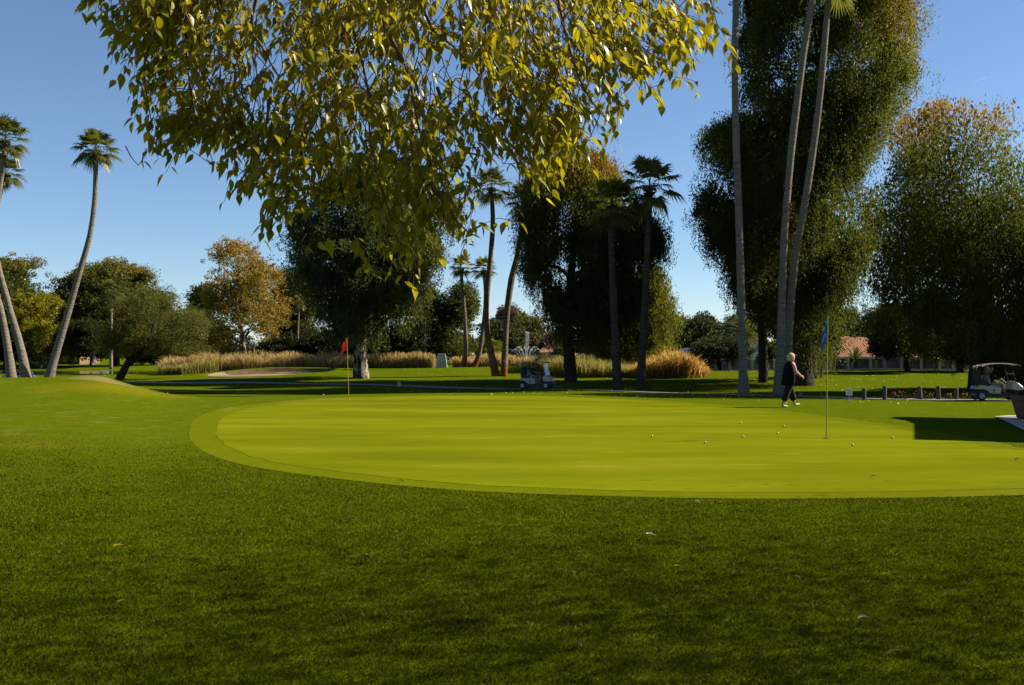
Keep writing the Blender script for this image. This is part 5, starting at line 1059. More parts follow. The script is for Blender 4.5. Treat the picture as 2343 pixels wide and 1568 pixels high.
    if roof:
        bm = bmesh.new(); n = 14; g0 = []
        for i in range(n + 1):
            row = []
            for j in range(9):
                x = -.80 + 1.84 * i / n; y = -.60 + 1.2 * j / 8; ex = abs(2 * i / n - 1); ey = abs(2 * j / 8 - 1)
                row.append(bm.verts.new((x, y * (1 - .08 * ex ** 6), 1.86 - .10 * ex ** 2.2 - .035 * ey ** 3 - .04 * (i / n < .06))))
            g0.append(row)
        for i in range(n):
            for j in range(8): bm.faces.new((g0[i][j], g0[i + 1][j], g0[i + 1][j + 1], g0[i][j + 1]))
        bmesh.ops.solidify(bm, geom=bm.faces[:], thickness=.045); from_bm('roof', bm, M_cartw, root, True)
        for sy in (-1, 1):
            bm = bmesh.new(); bm_tube(bm, catmull([(-.88, sy * .50, .82), (-.70, sy * .52, 1.25), (-.62, sy * .52, 1.76)], 4), .024, 8); from_bm('roof_post', bm, M_black, root)
            bm = bmesh.new(); bm_tube(bm, [(-.52, sy * .50, .98), (-.32, sy * .52, 1.77)], .020, 8); from_bm('roof_post', bm, M_black, root)
            bm = bmesh.new(); bm_tube(bm, [(.80, sy * .50, .86), (.58, sy * .52, 1.77)], .020, 8); from_bm('roof_post', bm, M_black, root)
        bm = bmesh.new(); bm_box(bm, (.705, 0, 1.30), (.010, 1.0, .98), Matrix.Rotation(-.236, 3, 'Y')); ws = from_bm('windshield', bm, M_wind, root)
        bm = bmesh.new(); bm_box(bm, (.700, 0, 1.32), (.022, 1.0, .016), Matrix.Rotation(-.236, 3, 'Y')); from_bm('windshield_strip', bm, plain('seal_pale', (.4, .4, .4), .6), ws)
    return root
def golf_bag(loc, rz, label, col, heads):
    root = empty('golf_bag', loc, rz); tag(root, label, 'golf bag', 'golf bags on the carts'); t = Matrix.Rotation(-.16, 4, 'Y')
    bm = bmesh.new(); bm_lathe(bm, [(.12, 0), (.135, .03), (.125, .45), (.135, .78), (.14, .84), (.12, .86)], 16); bmesh.ops.transform(bm, matrix=t, verts=bm.verts[:]); from_bm('bag_body', bm, plain(*col), root)
    bm = bmesh.new(); bm_box(bm, (-.13, 0, .30), (.08, .17, .32), bev=.03); bmesh.ops.transform(bm, matrix=t, verts=bm.verts[:]); from_bm('pocket', bm, plain(*col), root)
    rs = random.Random(len(label))
    for k, hm in enumerate(heads):
        bm = bmesh.new(); a = k * 2.1; x, y, h = .07 * math.cos(a), .07 * math.sin(a), 1.0 + .10 * rs.random() + (.06 if k < 3 else 0)
        bm_tube(bm, [(x * .6, y * .6, .8), (x, y, h)], .006, 5); bmesh.ops.create_icosphere(bm, subdivisions=2, radius=.05 if k < 3 else .034, matrix=Matrix.Translation((x + .02, y, h)) @ Matrix.Diagonal((1.1, .7, .9 if k < 3 else .55, 1)))
        bmesh.ops.transform(bm, matrix=t, verts=bm.verts[:]); from_bm('golf_club', bm, hm, root, True)
HB = plain('head_black', (.02, .02, .02), .4); HS = plain('head_steel', (.6, .6, .6), .25, metal=.9); HR = plain('head_red', (.5, .02, .03), .5); HW = plain('head_white', (.7, .7, .7), .4)

# ------------------------------------------------------------------ people
def skin_obj(name, nodes, edges, rootk, mat, parent, sub=2, extra=None):
    keys = list(nodes); me = bpy.data.meshes.new(name)
    me.from_pydata([nodes[k][0] for k in keys], [(keys.index(a), keys.index(b)) for a, b in edges], [])
    o = bpy.data.objects.new(name, me); COL.objects.link(o)
    md = o.modifiers.new('s', 'SKIN'); md.use_smooth_shade = True
    for i, k in enumerate(keys):
        r = nodes[k][1]; r = r if hasattr(r, '__len__') else (r, r)
        me.skin_vertices[0].data[i].radius = r; me.skin_vertices[0].data[i].use_root = (k == rootk or k.startswith('root'))
    if sub: ss = o.modifiers.new('u', 'SUBSURF'); ss.levels = sub; ss.render_levels = sub
    dg = bpy.context.evaluated_depsgraph_get(); dg.update(); ev = o.evaluated_get(dg)
    m2 = bpy.data.meshes.new_from_object(ev); bpy.data.objects.remove(o)
    bm = bmesh.new(); bm.from_mesh(m2)
    if extra: extra(bm)
    for f in bm.faces: f.smooth = True
    bmesh.ops.recalc_face_normals(bm, faces=bm.faces[:])
    m3 = bpy.data.meshes.new(name); bm.to_mesh(m3); bm.free()
    return link(name, m3, mat, parent)
def head_geo(bm, c, yaw, pitch=0.0, s=1.0):
    Mx = Matrix.Translation(c) @ Matrix.Rotation(yaw, 4, 'Z') @ Matrix.Rotation(pitch, 4, 'Y') @ Matrix.Scale(s, 4)
    r = bmesh.ops.create_icosphere(bm, subdivisions=4, radius=1.0)
    for v in r['verts']:
        x, y, z = v.co; w = 1.0 - .28 * max(0, -z) ** 1.3
        p = Vector((x * .098 * (w if x < 0 else 1 - .12 * max(0, -z)), y * .076 * w, z * .118))
        if x > 0:
            p.x += .022 * math.exp(-((y / .16) ** 2) - ((z + .12) / .22) ** 2)      # nose
            p.x -= .010 * (math.exp(-(((y - .36) / .18) ** 2) - ((z - .08) / .14) ** 2) + math.exp(-(((y + .36) / .18) ** 2) - ((z - .08) / .14) ** 2))
            p.x += .006 * math.exp(-((y / .3) ** 2) - ((z + .52) / .08) ** 2) + .010 * math.exp(-((y / .35) ** 2) - ((z + .9) / .2) ** 2)
        for sg in (-1, 1): p.y += sg * .014 * math.exp(-((x + .05) / .14) ** 2 - ((z + .02) / .22) ** 2) * (1 if y * sg > .8 else 0)   # ears
        v.co = Mx @ p
    return Mx
def V3(*a): return Vector(a)
def hand_nodes(nd, ed, key, w, d, up, curl=.6, side=1):
    """five-fingered hand continuing from wrist node key; d forearm direction, up = thumb side"""
    d = Vector(d).normalized(); up = Vector(up); up = (up - d * up.dot(d)).normalized(); nrm = d.cross(up) * side
    pm = w + d * .045; nd[key + 'p'] = (pm, (.020, .036)); ed.append((key, key + 'p'))
    for i, (o, l) in enumerate([(.030, .070), (.010, .080), (-.011, .074), (-.031, .058)]):
        b = pm + d * .038 + up * o; k = key + 'f%d' % i
        m = b + (d * math.cos(curl) + nrm * math.sin(curl)) * l * .55; t = m + (d * math.cos(curl * 2.2) + nrm * math.sin(curl * 2.2)) * l * .45
        nd[k + 'a'] = (b, .0095); nd[k + 'b'] = (m, .0085); nd[k + 'c'] = (t, .007); ed.extend([(key + 'p', k + 'a'), (k + 'a', k + 'b'), (k + 'b', k + 'c')])
    b = w + d * .025 + up * .032; m = b + (d * .6 + up * .6 + nrm * .3).normalized() * .035; t = m + (d * .9 + nrm * .5).normalized() * .026
    nd[key + 'ta'] = (b, .011); nd[key + 'tb'] = (m, .010); nd[key + 'tc'] = (t, .008); ed.extend([(key, key + 'ta'), (key + 'ta', key + 'tb'), (key + 'tb', key + 'tc')])
SKIN = plain('skin', (0.48, 0.25, 0.16), .6, scale=20, var=.06)
def person(loc, rz, label, J, top, legs, shoe, hair, cap=None, vest=None, wide=1.0, headyaw=0, calf=False, sleeve=1.0, longhair=False, headpitch=0.0, curl=.6, group=None, collar=None, hat=None):
    """J: joints (x forward, y left, z up) : hip chest neck head + per side sh el wr hp kn an toe"""
    root = empty('person', loc, rz); tag(root, label, 'person', group)
    J = {k: Vector(v) for k, v in J.items()}; W_ = wide
    nd = {'pel': (J['hip'], (.13 * W_, .11 * W_)), 'wai': (J['hip'].lerp(J['chest'], .5), (.115 * W_, .10 * W_)), 'che': (J['chest'], (.135 * W_, .12)), 'nb': (J['chest'].lerp(J['neck'], .75), (.07, .07)), 'nk': (J['neck'], .052), 'hd': (J['head'] - V3(0, 0, .03), .06)}
    ed = [('pel', 'wai'), ('wai', 'che'), ('che', 'nb'), ('nb', 'nk'), ('nk', 'hd')]
    for s, sg in (('l', 1), ('r', -1)):
        sh, el, wr, hp, kn, an, to = [J[s + q] for q in ('sh', 'el', 'wr', 'hp', 'kn', 'an', 'to')]
        nd[s + 'sh'] = (sh, .052); nd[s + 'ua'] = (sh.lerp(el, .5), .044); nd[s + 'el'] = (el, .037); nd[s + 'fa'] = (el.lerp(wr, .4), .036); nd[s + 'wr'] = (wr, (.022, .026))
        ed += [('che', s + 'sh'), (s + 'sh', s + 'ua'), (s + 'ua', s + 'el'), (s + 'el', s + 'fa'), (s + 'fa', s + 'wr')]
        hand_nodes(nd, ed, s + 'wr', wr, wr - el, V3(.2, -sg * .2, 1) if abs((wr - el).normalized().z) < .8 else V3(1, 0, .2), curl, sg)
        nd[s + 'hp'] = (hp, .088 * W_); nd[s + 'th'] = (hp.lerp(kn, .5), .076 * W_); nd[s + 'kn'] = (kn, .053); nd[s + 'cf'] = (kn.lerp(an, .35), .054); nd[s + 'an'] = (an, .034); nd[s + 'hl'] = (an + V3(0, 0, -.045), (.035, .03)); nd[s + 'ft'] = (an.lerp(to, .55) + V3(0, 0, -.02), (.034, .026)); nd[s + 'to'] = (to, (.032, .018))
        ed += [('pel', s + 'hp'), (s + 'hp', s + 'th'), (s + 'th', s + 'kn'), (s + 'kn', s + 'cf'), (s + 'cf', s + 'an'), (s + 'an', s + 'hl'), (s + 'hl', s + 'ft'), (s + 'ft', s + 'to')]
    hc = J['head'] + V3(.01, 0, .02)
    skin_obj('body', nd, ed, 'pel', SKIN, root, 2, lambda bm: head_geo(bm, hc, headyaw, headpitch))
    # shirt
    g = .017; nt_ = {'pel': (J['hip'] + V3(0, 0, -.09), (.14 * W_ + g, .12 * W_ + g)), 'wai': (nd['wai'][0] + V3(0, 0, -.04), (.135 * W_ + g, .12 * W_ + g)), 'che': (J['chest'], (.14 * W_ + g, .125 + g)), 'nb': (nd['nb'][0] - V3(0, 0, .01), (.085, .082)), 'col': (J['neck'] - V3(0, 0, .015), .062)}
    et = [('pel', 'wai'), ('wai', 'che'), ('che', 'nb'), ('nb', 'col')]
    for s in 'lr':
        nt_[s + 'sh'] = (nd[s + 'sh'][0], .068); nt_[s + 'ua'] = (nd[s + 'ua'][0], .060); et += [('che', s + 'sh'), (s + 'sh', s + 'ua')]
        if sleeve > .6: nt_[s + 'el'] = (nd[s + 'el'][0], .053); nt_[s + 'fa'] = (nd[s + 'fa'][0], .049); nt_[s + 'cu'] = (J[s + 'el'].lerp(J[s + 'wr'], .86), .036); et += [(s + 'ua', s + 'el'), (s + 'el', s + 'fa'), (s + 'fa', s + 'cu')]
    skin_obj('shirt', nt_, et, 'pel', top, root, 2)
    if vest is not None:
        bm = bmesh.new(); seg = 28; rings = []
        for z, rx, ry in [(.66, .185, .215), (.74, .19, .225), (.86, .185, .222), (1.0, .172, .205), (1.13, .172, .205), (1.22, .165, .212), (1.29, .14, .205), (1.335, .11, .165), (1.365, .085, .11), (1.385, .068, .072)]:
            c = J['hip'].lerp(J['neck'], (z - J['hip'].z) / (J['neck'].z - J['hip'].z)); ring = []
            for k in range(seg):
                t = 2 * math.pi * k / seg; w = 1 + (.035 * math.sin(5 * t + z * 4) if z < 1.0 else .012 * math.sin(7 * t + 9 * z))
                ring.append(bm.verts.new((c.x + rx * w * math.cos(t), ry * w * math.sin(t), z)))
            rings.append(ring)
        for i in range(len(rings) - 1):
            for k in range(seg): bm.faces.new((rings[i][k], rings[i][(k + 1) % seg], rings[i + 1][(k + 1) % seg], rings[i + 1][k]))
        bmesh.ops.solidify(bm, geom=bm.faces[:], thickness=.008); from_bm('vest', bm, vest, root, True)
    # trousers
    nl = {'top': (J['hip'].lerp(J['chest'], .30), (.135 * W_ + g, .12 * W_ + g)), 'pel': (J['hip'] - V3(0, 0, .02), (.145 * W_ + g, .128 * W_ + g))}; el_ = [('top', 'pel')]
    for s in 'lr':
        hp, kn, an = J[s + 'hp'], J[s + 'kn'], J[s + 'an']
        nl[s + 'hp'] = (hp, .105 * W_); nl[s + 'th'] = (hp.lerp(kn, .5), .096 * W_); nl[s + 'kn'] = (kn, .108 if calf else .078); nl[s + 'cf'] = (kn.lerp(an, .4), .102 if calf else .072); nl[s + 'cu'] = (kn.lerp(an, .82 if calf else .93), .10 if calf else .055)
        el_ += [('pel', s + 'hp'), (s + 'hp', s + 'th'), (s + 'th', s + 'kn'), (s + 'kn', s + 'cf'), (s + 'cf', s + 'cu')]
    skin_obj('trousers', nl, el_, 'pel', legs, root, 2)
    for s in 'lr':
        an, to = J[s + 'an'], J[s + 'to']; d = (to - an); d2 = d.normalized()
        ns = {'a': (an + V3(0, 0, -.02), .044), 'root': (an + V3(-.015, 0, -.052), (.046, .036)), 'm': (an.lerp(to, .55) + V3(0, 0, -.022), (.046, .036)), 't': (to + d2 * .01, (.042, .025))}
        skin_obj('shoe', ns, [('a', 'root'), ('root', 'm'), ('m', 't')], 'root', shoe, root, 2)
    # hair
    if hair is not None:
        bm = bmesh.new(); r = bmesh.ops.create_icosphere(bm, subdivisions=4, radius=1.0)
        for v in r['verts']:
            x, y, z = v.co; k = 1 + .05 * mnoise.noise(Vector((x * 3, y * 3, z * 3)))
            zz = z * (.128 if z > 0 else (.165 if longhair else .07)); v.co = Vector((x * (.128 if longhair else .115) - .022 - (0 if x < 0 else x * .02), y * (.118 if longhair else .084), zz + .012)) * k
        kill = [v for v in bm.verts if v.co.x > .045 and v.co.z < .062]
        bmesh.ops.delete(bm, geom=kill, context='VERTS'); bmesh.ops.transform(bm, matrix=Matrix.Translation(hc) @ Matrix.Rotation(headyaw, 4, 'Z'), verts=bm.verts[:])
        bmesh.ops.solidify(bm, geom=bm.faces[:], thickness=.006); from_bm('hair', bm, hair, root, True)
    if cap is not None:
        bm = bmesh.new(); r = bmesh.ops.create_icosphere(bm, subdivisions=3, radius=1.0)
        bmesh.ops.delete(bm, geom=[v for v in bm.verts if v.co.z < .12], context='VERTS')
        for v in bm.verts: v.co = Vector((v.co.x * .115 - .012, v.co.y * .092, v.co.z * .120 + .028))
        bm_prism(bm, [(.07, -.065), (.15, -.055), (.18, 0), (.15, .055), (.07, .065)], .040, .050, 'z')
        bmesh.ops.transform(bm, matrix=Matrix.Translation(hc) @ Matrix.Rotation(headyaw, 4, 'Z'), verts=bm.verts[:])
        from_bm('cap', bm, cap, root, True)
    if hat is not None:   # visor band
        bm = bmesh.new(); bm_lathe(bm, [(.104, 0), (.107, .02), (.104, .04)], 24, (0, 0, .055)); bmesh.ops.scale(bm, vec=(1.05, .88, 1), verts=bm.verts[:])
        bm_prism(bm, [(.07, -.07), (.16, -.06), (.20, 0), (.16, .06), (.07, .07)], .062, .070, 'z')
        bmesh.ops.transform(bm, matrix=Matrix.Translation(hc) @ Matrix.Rotation(headyaw, 4, 'Z'), verts=bm.verts[:]); from_bm('visor', bm, hat, root, True)
    return root
SEATED = dict(hip=(-.28, 0, .86), chest=(-.36, 0, 1.26), neck=(-.33, 0, 1.45), head=(-.30, 0, 1.58),
    lsh=(-.36, .19, 1.36), lel=(-.16, .26, 1.12), lwr=(.14, .17, 1.06), rsh=(-.36, -.19, 1.36), rel=(-.18, -.27, 1.12), rwr=(.12, -.16, 1.08),
    lhp=(-.24, .10, .82), lkn=(.20, .13, .86), lan=(.34, .13, .46), lto=(.50, .14, .40), rhp=(-.24, -.10, .82), rkn=(.20, -.13, .86), ran=(.32, -.13, .46), rto=(.48, -.14, .40))
M_denim = plain('cloth_lightblue', (.20, .32, .52), .9, scale=10); M_grey = plain('cloth_grey', (.22, .22, .23), .9, scale=10); M_khaki = plain('cloth_khaki', (.34, .29, .20), .9, scale=10)
M_blk = plain('cloth_black', (.012, .012, .014), .85, scale=10, spec=.2); M_pink = plain('cloth_pink', (.62, .28, .36), .85, scale=30, var=.12); M_wshoe = plain('shoe_white', (.72, .72, .70), .5); M_bshoe = plain('shoe_dark', (.04, .03, .03), .5)
M_blond = plain('hair_blond', (.62, .50, .24), .7, scale=25, var=.25, bmp=.6); M_redcap = plain('cap_red', (.55, .03, .02), .7, scale=20); M_whair = plain('hair_white', (.6, .58, .54), .8, scale=20, var=.2)
# walking woman
yw = 31.4; wx = GX(1803, yw); gz = H(wx, yw) + .012
person((wx, yw, gz), R(18), 'blonde woman in black vest, pink sleeves and cropped black trousers walking right beside the green',
       dict(hip=(.0, 0, .86), chest=(.03, 0, 1.20), neck=(.07, 0, 1.37), head=(.105, 0, 1.48),
            lsh=(.06, .15, 1.31), lel=(.13, .18, 1.07), lwr=(.30, .06, 1.03), rsh=(.05, -.18, 1.31), rel=(.09, -.25, 1.06), rwr=(.30, -.24, .93),
            lhp=(.0, .09, .82), lkn=(.16, .10, .47), lan=(.29, .10, .10), lto=(.45, .11, .085), rhp=(.0, -.09, .82), rkn=(-.09, -.10, .47), ran=(-.27, -.11, .10), rto=(-.12, -.13, .025)),
       M_pink, M_blk, M_wshoe, M_blond, vest=M_blk, wide=1.28, calf=True, longhair=True, hat=M_redcap, headyaw=.1)
# her handset of strokes: a club held low in the right hand
# distant golfer
yg = 114; gx = GX(1949, yg); person((gx, yg, H(gx, yg)), R(-170), 'distant golfer in black jacket, khaki trousers and red cap beside the pale flag',
       dict(hip=(0, 0, .92), chest=(.05, 0, 1.30), neck=(.09, 0, 1.48), head=(.12, 0, 1.60), lsh=(.05, .19, 1.42), lel=(.16, .30, 1.18), lwr=(.34, .12, 1.22), rsh=(.05, -.19, 1.42), rel=(.16, -.30, 1.18), rwr=(.36, -.05, 1.20),
            lhp=(0, .10, .88), lkn=(.03, .13, .49), lan=(0, .14, .09), lto=(.15, .16, .03), rhp=(0, -.10, .88), rkn=(.03, -.13, .49), ran=(0, -.14, .09), rto=(.15, -.16, .03)),
       M_blk, M_khaki, M_bshoe, None, cap=M_redcap, wide=1.1)
# carts
c1x, c1y = GX(1227, 70), 70; h1 = R(-20); c1 = Vector((c1x, c1y, H(c1x, c1y) + .035)); golf_cart(c1, h1, 'cream golf cart with a lone driver on the path below the fountain')
def rel(c, rz, p): return c + Matrix.Rotation(rz, 3, 'Z') @ Vector(p)
S1 = {k: (v[0], v[1], v[2] - .02) for k, v in SEATED.items()}
person(rel(c1, h1, (0, .25, 0)), h1, 'bareheaded driver in a dark shirt steering the cart below the fountain', S1, M_blk, M_grey, M_bshoe, plain('hair_dark', (.03, .02, .015), .8), vest=None, wide=1.1, sleeve=.5)
bm = bmesh.new(); bm_box(bm, (0, 0, 0), (.30, .34, .20), bev=.07)
tb_ = from_bm('towel', bm, M_denim, None, True); tb_.location = rel(c1, h1, (-.22, -.22, .86)); tb_.rotation_euler = (0, .2, h1); tag(tb_, 'light blue folded garment on the seat of the cart below the fountain', 'garment')
golf_bag(rel(c1, h1, (-.80, -.24, .60)), h1, 'black golf bag, nearer one on the cart below the fountain', ('bag_black', (.015, .015, .017), .6), [HB, HB, HW, HS, HS])
golf_bag(rel(c1, h1, (-.80, .24, .60)), h1, 'dark blue golf bag, farther one on the cart below the fountain', ('bag_navy', (.02, .025, .08), .6), [HB, HW, HS, HS])
h2 = R(-6); rw = Vector((GX(2245, 51.6), 51.6, 0)); c2 = rw + Matrix.Rotation(h2, 3, 'Z') @ Vector((.82, .46, 0)); c2.z = H(c2.x, c2.y) + .035
golf_cart(c2, h2, 'cream golf cart with two riders at the right edge, shaded by the pepper tree')
person(rel(c2, h2, (0, -.25, 0)), h2, 'rider in dark jacket and grey trousers on the near seat of the right-edge cart', S1, M_blk, M_grey, M_bshoe, None, cap=M_blk, wide=1.12)
person(rel(c2, h2, (.02, .27, 0)), h2, 'driver with pale cap on the far seat of the right-edge cart', S1, plain('cloth_slate', (.10, .14, .20), .9), M_khaki, M_bshoe, None, cap=plain('cap_pale', (.55, .50, .40), .8), wide=1.05)
golf_bag(rel(c2, h2, (-.82, -.24, .60)), h2, 'black golf bag with red and white club covers on the right-edge cart, nearer one', ('bag_black', (.015, .015, .017), .6), [HB, HR, HW, HS, HS, HS])
golf_bag(rel(c2, h2, (-.80, .24, .60)), h2, 'dark golf bag with steel irons on the right-edge cart, farther one', ('bag_black', (.015, .015, .017), .6), [HB, HB, HS, HS, HS])
h3 = R(165); c3 = Vector((GX(44, 80), 80, 0)); c3.z = H(c3.x, c3.y) + .02
golf_cart(c3, h3, 'pale golf cart without roof, half hidden by the palm trunks at the far left', roof=False)
person(rel(c3, h3, (0, .25, 0)), h3, 'rider in red cap and black jacket at the far left between the palm trunks', S1, M_blk, M_blk, M_bshoe, None, cap=M_redcap)
person(rel(c3, h3, (-.0, -.27, 0)), h3, 'white-haired rider in dark clothes beside the red-capped one at the far left', S1, M_blk, M_grey, M_bshoe, M_whair)
# ------------------------------------------------------------------ overhanging broad-leaved tree, close to the camera
ML_over = leaf_mat('leaf_overhang', [(0.15, (0.1229, 0.1317, 0.0053)), (0.45, (0.3510, 0.3246, 0.0070)), (0.7, (0.5792, 0.4914, 0.0105)), (0.95, (0.9653, 0.6669, 0.0211))], 0.42, (1.0530, 0.8775, 0.0175), rough=0.36, spec=0.32, patch=0.12, pscale=1.5, tgain=1.9)
def ovate(C, D, Nrm, L, W_, tint, seed):
    """pointed ovate leaves folded on the midrib, drooping tip; 12 verts each"""
    n = len(C); S = unit(np.cross(D, Nrm)); Nn = np.cross(S, D); rs = np.random.RandomState(seed)
    prof = [(0.0, 0.03), (0.16, 0.78), (0.36, 1.0), (0.60, .72), (0.82, .26), (1.0, 0.0)]
    fold = rs.uniform(.1, .55, n)[:, None]; bend = rs.uniform(-.1, .5, n)[:, None]; L = L[:, None]; W_ = W_[:, None]
    rows = []
    for t, w in prof:
        mid = C + D * L * t - Nn * L * bend * t * t * .5
        hw = W_ * .5 * w
        rows += [mid - S * hw + Nn * hw * fold, mid, mid + S * hw + Nn * hw * fold]
    V = np.stack(rows, 1).reshape(-1, 3); k = len(prof) * 3
    q = []
    for r in range(len(prof) - 1):
        a = r * 3; q += [(a, a + 3, a + 4, a + 1), (a + 1, a + 4, a + 5, a + 2)]
    Fc = (np.arange(n)[:, None, None] * k + np.array(q)[None]).reshape(-1, 4)
    return V, Fc, np.repeat(tint, k)
OUT = [(150, -60), (185, 0), (178, 25), (205, 48), (250, 30), (262, 60), (245, 90), (262, 125), (285, 150), (282, 170), (310, 215), (325, 240), (315, 295), (335, 315), (332, 350), (350, 372), (390, 388), (400, 345), (425, 325), (460, 352), (495, 345), (515, 375), (545, 382), (552, 405), (528, 425), (535, 452), (575, 462), (598, 462), (590, 495), (605, 530), (622, 552), (645, 530), (655, 495), (690, 482), (720, 465), (760, 455), (800, 478), (838, 505), (862, 540), (875, 580), (905, 590), (932, 612), (945, 580), (950, 545), (985, 525), (1010, 505), (1035, 520), (1052, 545), (1075, 560), (1088, 530), (1060, 500), (1045, 450), (1060, 418), (1085, 400), (1100, 360), (1125, 345), (1150, 365), (1185, 355), (1215, 400), (1235, 440), (1265, 448), (1292, 432), (1300, 395), (1330, 350), (1360, 330), (1400, 300), (1430, 318), (1448, 300), (1440, 262), (1465, 230), (1500, 205), (1520, 185), (1535, 212), (1565, 222), (1582, 205), (1570, 170), (1600, 150), (1615, 110), (1645, 62), (1628, 20), (1600, -10), (1590, -60)]
def front_tree():
    rs = np.random.RandomState(21); YT = 7.4
    root = empty('broadleaf_tree', (0.6, -2.6, 0)); tag(root, 'nearby broad-leaved tree hanging glossy yellow-green leaves across the top of the picture', 'tree'); b0 = np.array([0.6, -2.6, 0.0])
    # sprays: groups of drooping twigs, leaves set along every twig, all ending inside the surveyed outline
    gq = pip(OUT, 215, rs); gn = np.array([mnoise.noise(Vector((a / 75, b / 75, 4.2))) for a, b in gq]); gq = gq[gn > np.where(gq[:, 0] < 620, -.08, np.where(gq[:, 0] > 1150, -.14, -.30))]
    gq = np.concatenate([gq, np.array([(190, 15), (215, 30), (285, 95), (300, 130), (335, 250), (345, 320), (375, 365), (545, 430), (575, 445), (610, 520), (640, 505), (1075, 540), (1060, 520), (1130, 350), (1180, 345), (1220, 380), (1255, 420), (1275, 435), (1300, 370), (1350, 320), (1420, 295), (1440, 280), (1545, 190), (1560, 205), (1630, 60), (1600, 110), (1610, 40), (920, 585), (895, 560), (935, 560), (1160, 330), (1240, 400), (300, 60), (270, 60), (320, 180), (340, 220), (360, 300), (380, 340), (400, 250), (420, 300), (460, 330), (500, 320), (520, 360), (440, 180), (400, 120), (350, 100), (300, 20), (460, 60), (580, 380), (640, 440), (700, 450), (820, 480), (880, 540), (760, 430), (1000, 490), (1030, 510), (1270, 400), (1210, 350)], float)])
    d = dist_poly(OUT, gq); gy = YT + rs.uniform(-1, 1, len(gq)) * np.clip(d / 90, .25, 1) * 1.0
    X_, D_, N_, L_, T_, TW = [], [], [], [], [], []
    for i in range(len(gq)):
        e0 = P(gq[i][0], gq[i][1], gy[i]); rad = Vector(((gq[i][0] - 860) / 700, -.12, 0)); gt = rs.normal() * .06
        for _ in range(rs.randint(4, 8)):
            tip = e0 + Vector(rs.normal(size=3) * np.array([.11, .13, .10])); dr = (rad * 1.0 + Vector((0, 0, -.60)) + Vector(rs.normal(size=3) * .48)).normalized(); ln = rs.uniform(.22, .55)
            vx_, vy_ = CX + tip.x * F / tip.y, HY - (tip.z - EYE) * F / tip.y
            if not inside(OUT, np.array([vx_]), np.array([vy_ + 4]))[0] and rs.rand() < .8: continue
            st = tip - dr * ln + Vector((0, 0, ln * .12)); md = st.lerp(tip, .5) + Vector((0, 0, .06)); tw = [st, md, tip]; TW.append(tw)
            nl = rs.randint(6, 11)
            for k in range(nl):
                f = .12 + .88 * k / (nl - 1); p = (st * (1 - f) ** 2 + md * 2 * f * (1 - f) + tip * f * f); ang = k * 2.4 + rs.uniform(-.5, .5)
                out = Vector((math.cos(ang), math.sin(ang), 0)); ld = (out * rs.uniform(.25, .95) + dr * .35 + Vector((0, 0, -rs.uniform(.35, 1.0)))).normalized()
                X_.append(tuple(p + out * .012)); D_.append(tuple(ld)); nr = (out * .7 + Vector((0, 0, .8)) + Vector(rs.normal(size=3) * .45)); N_.append(tuple(nr.normalized())); L_.append(rs.uniform(.066, .118) * (1.2 if rs.rand() > .8 else 1)); T_.append(.50 + gt + rs.normal() * .08 + (.4 if rs.rand() > .985 else 0) + np.clip((vx_ - 560) / 600, -1, 1) * .07)  # tint also rises rightward, painting sunlit leaves right and backlit ones left
    X = np.array(X_); D = np.array(D_); Nr = np.array(N_); L = np.array(L_); tint = np.array(T_); n = len(X)
    V1, F1, T1 = ovate(X, D, Nr, L, L * rs.uniform(.36, .52, n), tint, 5)
    # the rest of the crown above the picture: simpler leaves
    m = 15000; rs2 = np.random.RandomState(5)
    Yk = rs2.uniform(1.5, 10.5, m); Xk = rs2.uniform(-6.5, .2, m); zmin = EYE + (HY + 70) * Yk / F + .10
    Zk = np.maximum(zmin, 3.0) + rs2.rand(m) ** 1.8 * 2.2
    ok = np.array([mnoise.noise(Vector((a * .7, b * .7, c * .7))) > -.08 for a, b, c in zip(Xk, Yk, Zk)]); P2 = np.stack([Xk, Yk, Zk], -1)[ok]; m = len(P2)
    V2, F2, T2 = leaf_cloud(P2, unit(np.stack([rs2.normal(size=m) * .4, rs2.normal(size=m) * .4, -np.ones(m)], -1)), rs2.uniform(.07, .12, m), rs2.uniform(.035, .06, m), .5 + rs2.normal(size=m) * .1, 6)
    o = len(V1); V = np.concatenate([V1, V2]) - b0
    link('crown', np_mesh('crown', V, np.concatenate([F1, F2 + o]), np.concatenate([T1, T2]), smooth=True), ML_over, root)
    bm = trunk_bm([Vector((0, 0, -.2)), Vector((.05, .1, 1.4)), Vector((-.05, .4, 3.0)), Vector((-.2, 1.2, 4.4)), Vector((-.4, 2.8, 6.0))], [.36, .27, .22, .17, .09], 16, .05)
    limb_ends = []
    B = Vector(b0)
    for (vx, vy, Yt, r0) in [(330, -120, 7.2, .05), (560, -140, 7.4, .055), (760, -180, 7.6, .06), (980, -200, 7.8, .06), (1180, -160, 7.5, .055), (1400, -120, 7.2, .05), (1560, -60, 6.9, .04)]:
        e = P(vx, vy, Yt); s = B + Vector((-.2, 1.2, 4.4)); mid = s.lerp(e, .5) + Vector((0, 0, 1.5)); cc = catmull([s - B, mid - B, e - B], 8); bm_tube(bm, cc, list(np.linspace(.10, r0 * .5, len(cc))), 8); limb_ends.append((e, r0 * .5))
    from_bm('trunk', bm, M_barkmid, root, True)
    # hanging branches seen among the leaves
    bm = bmesh.new(); rr = random.Random(9)
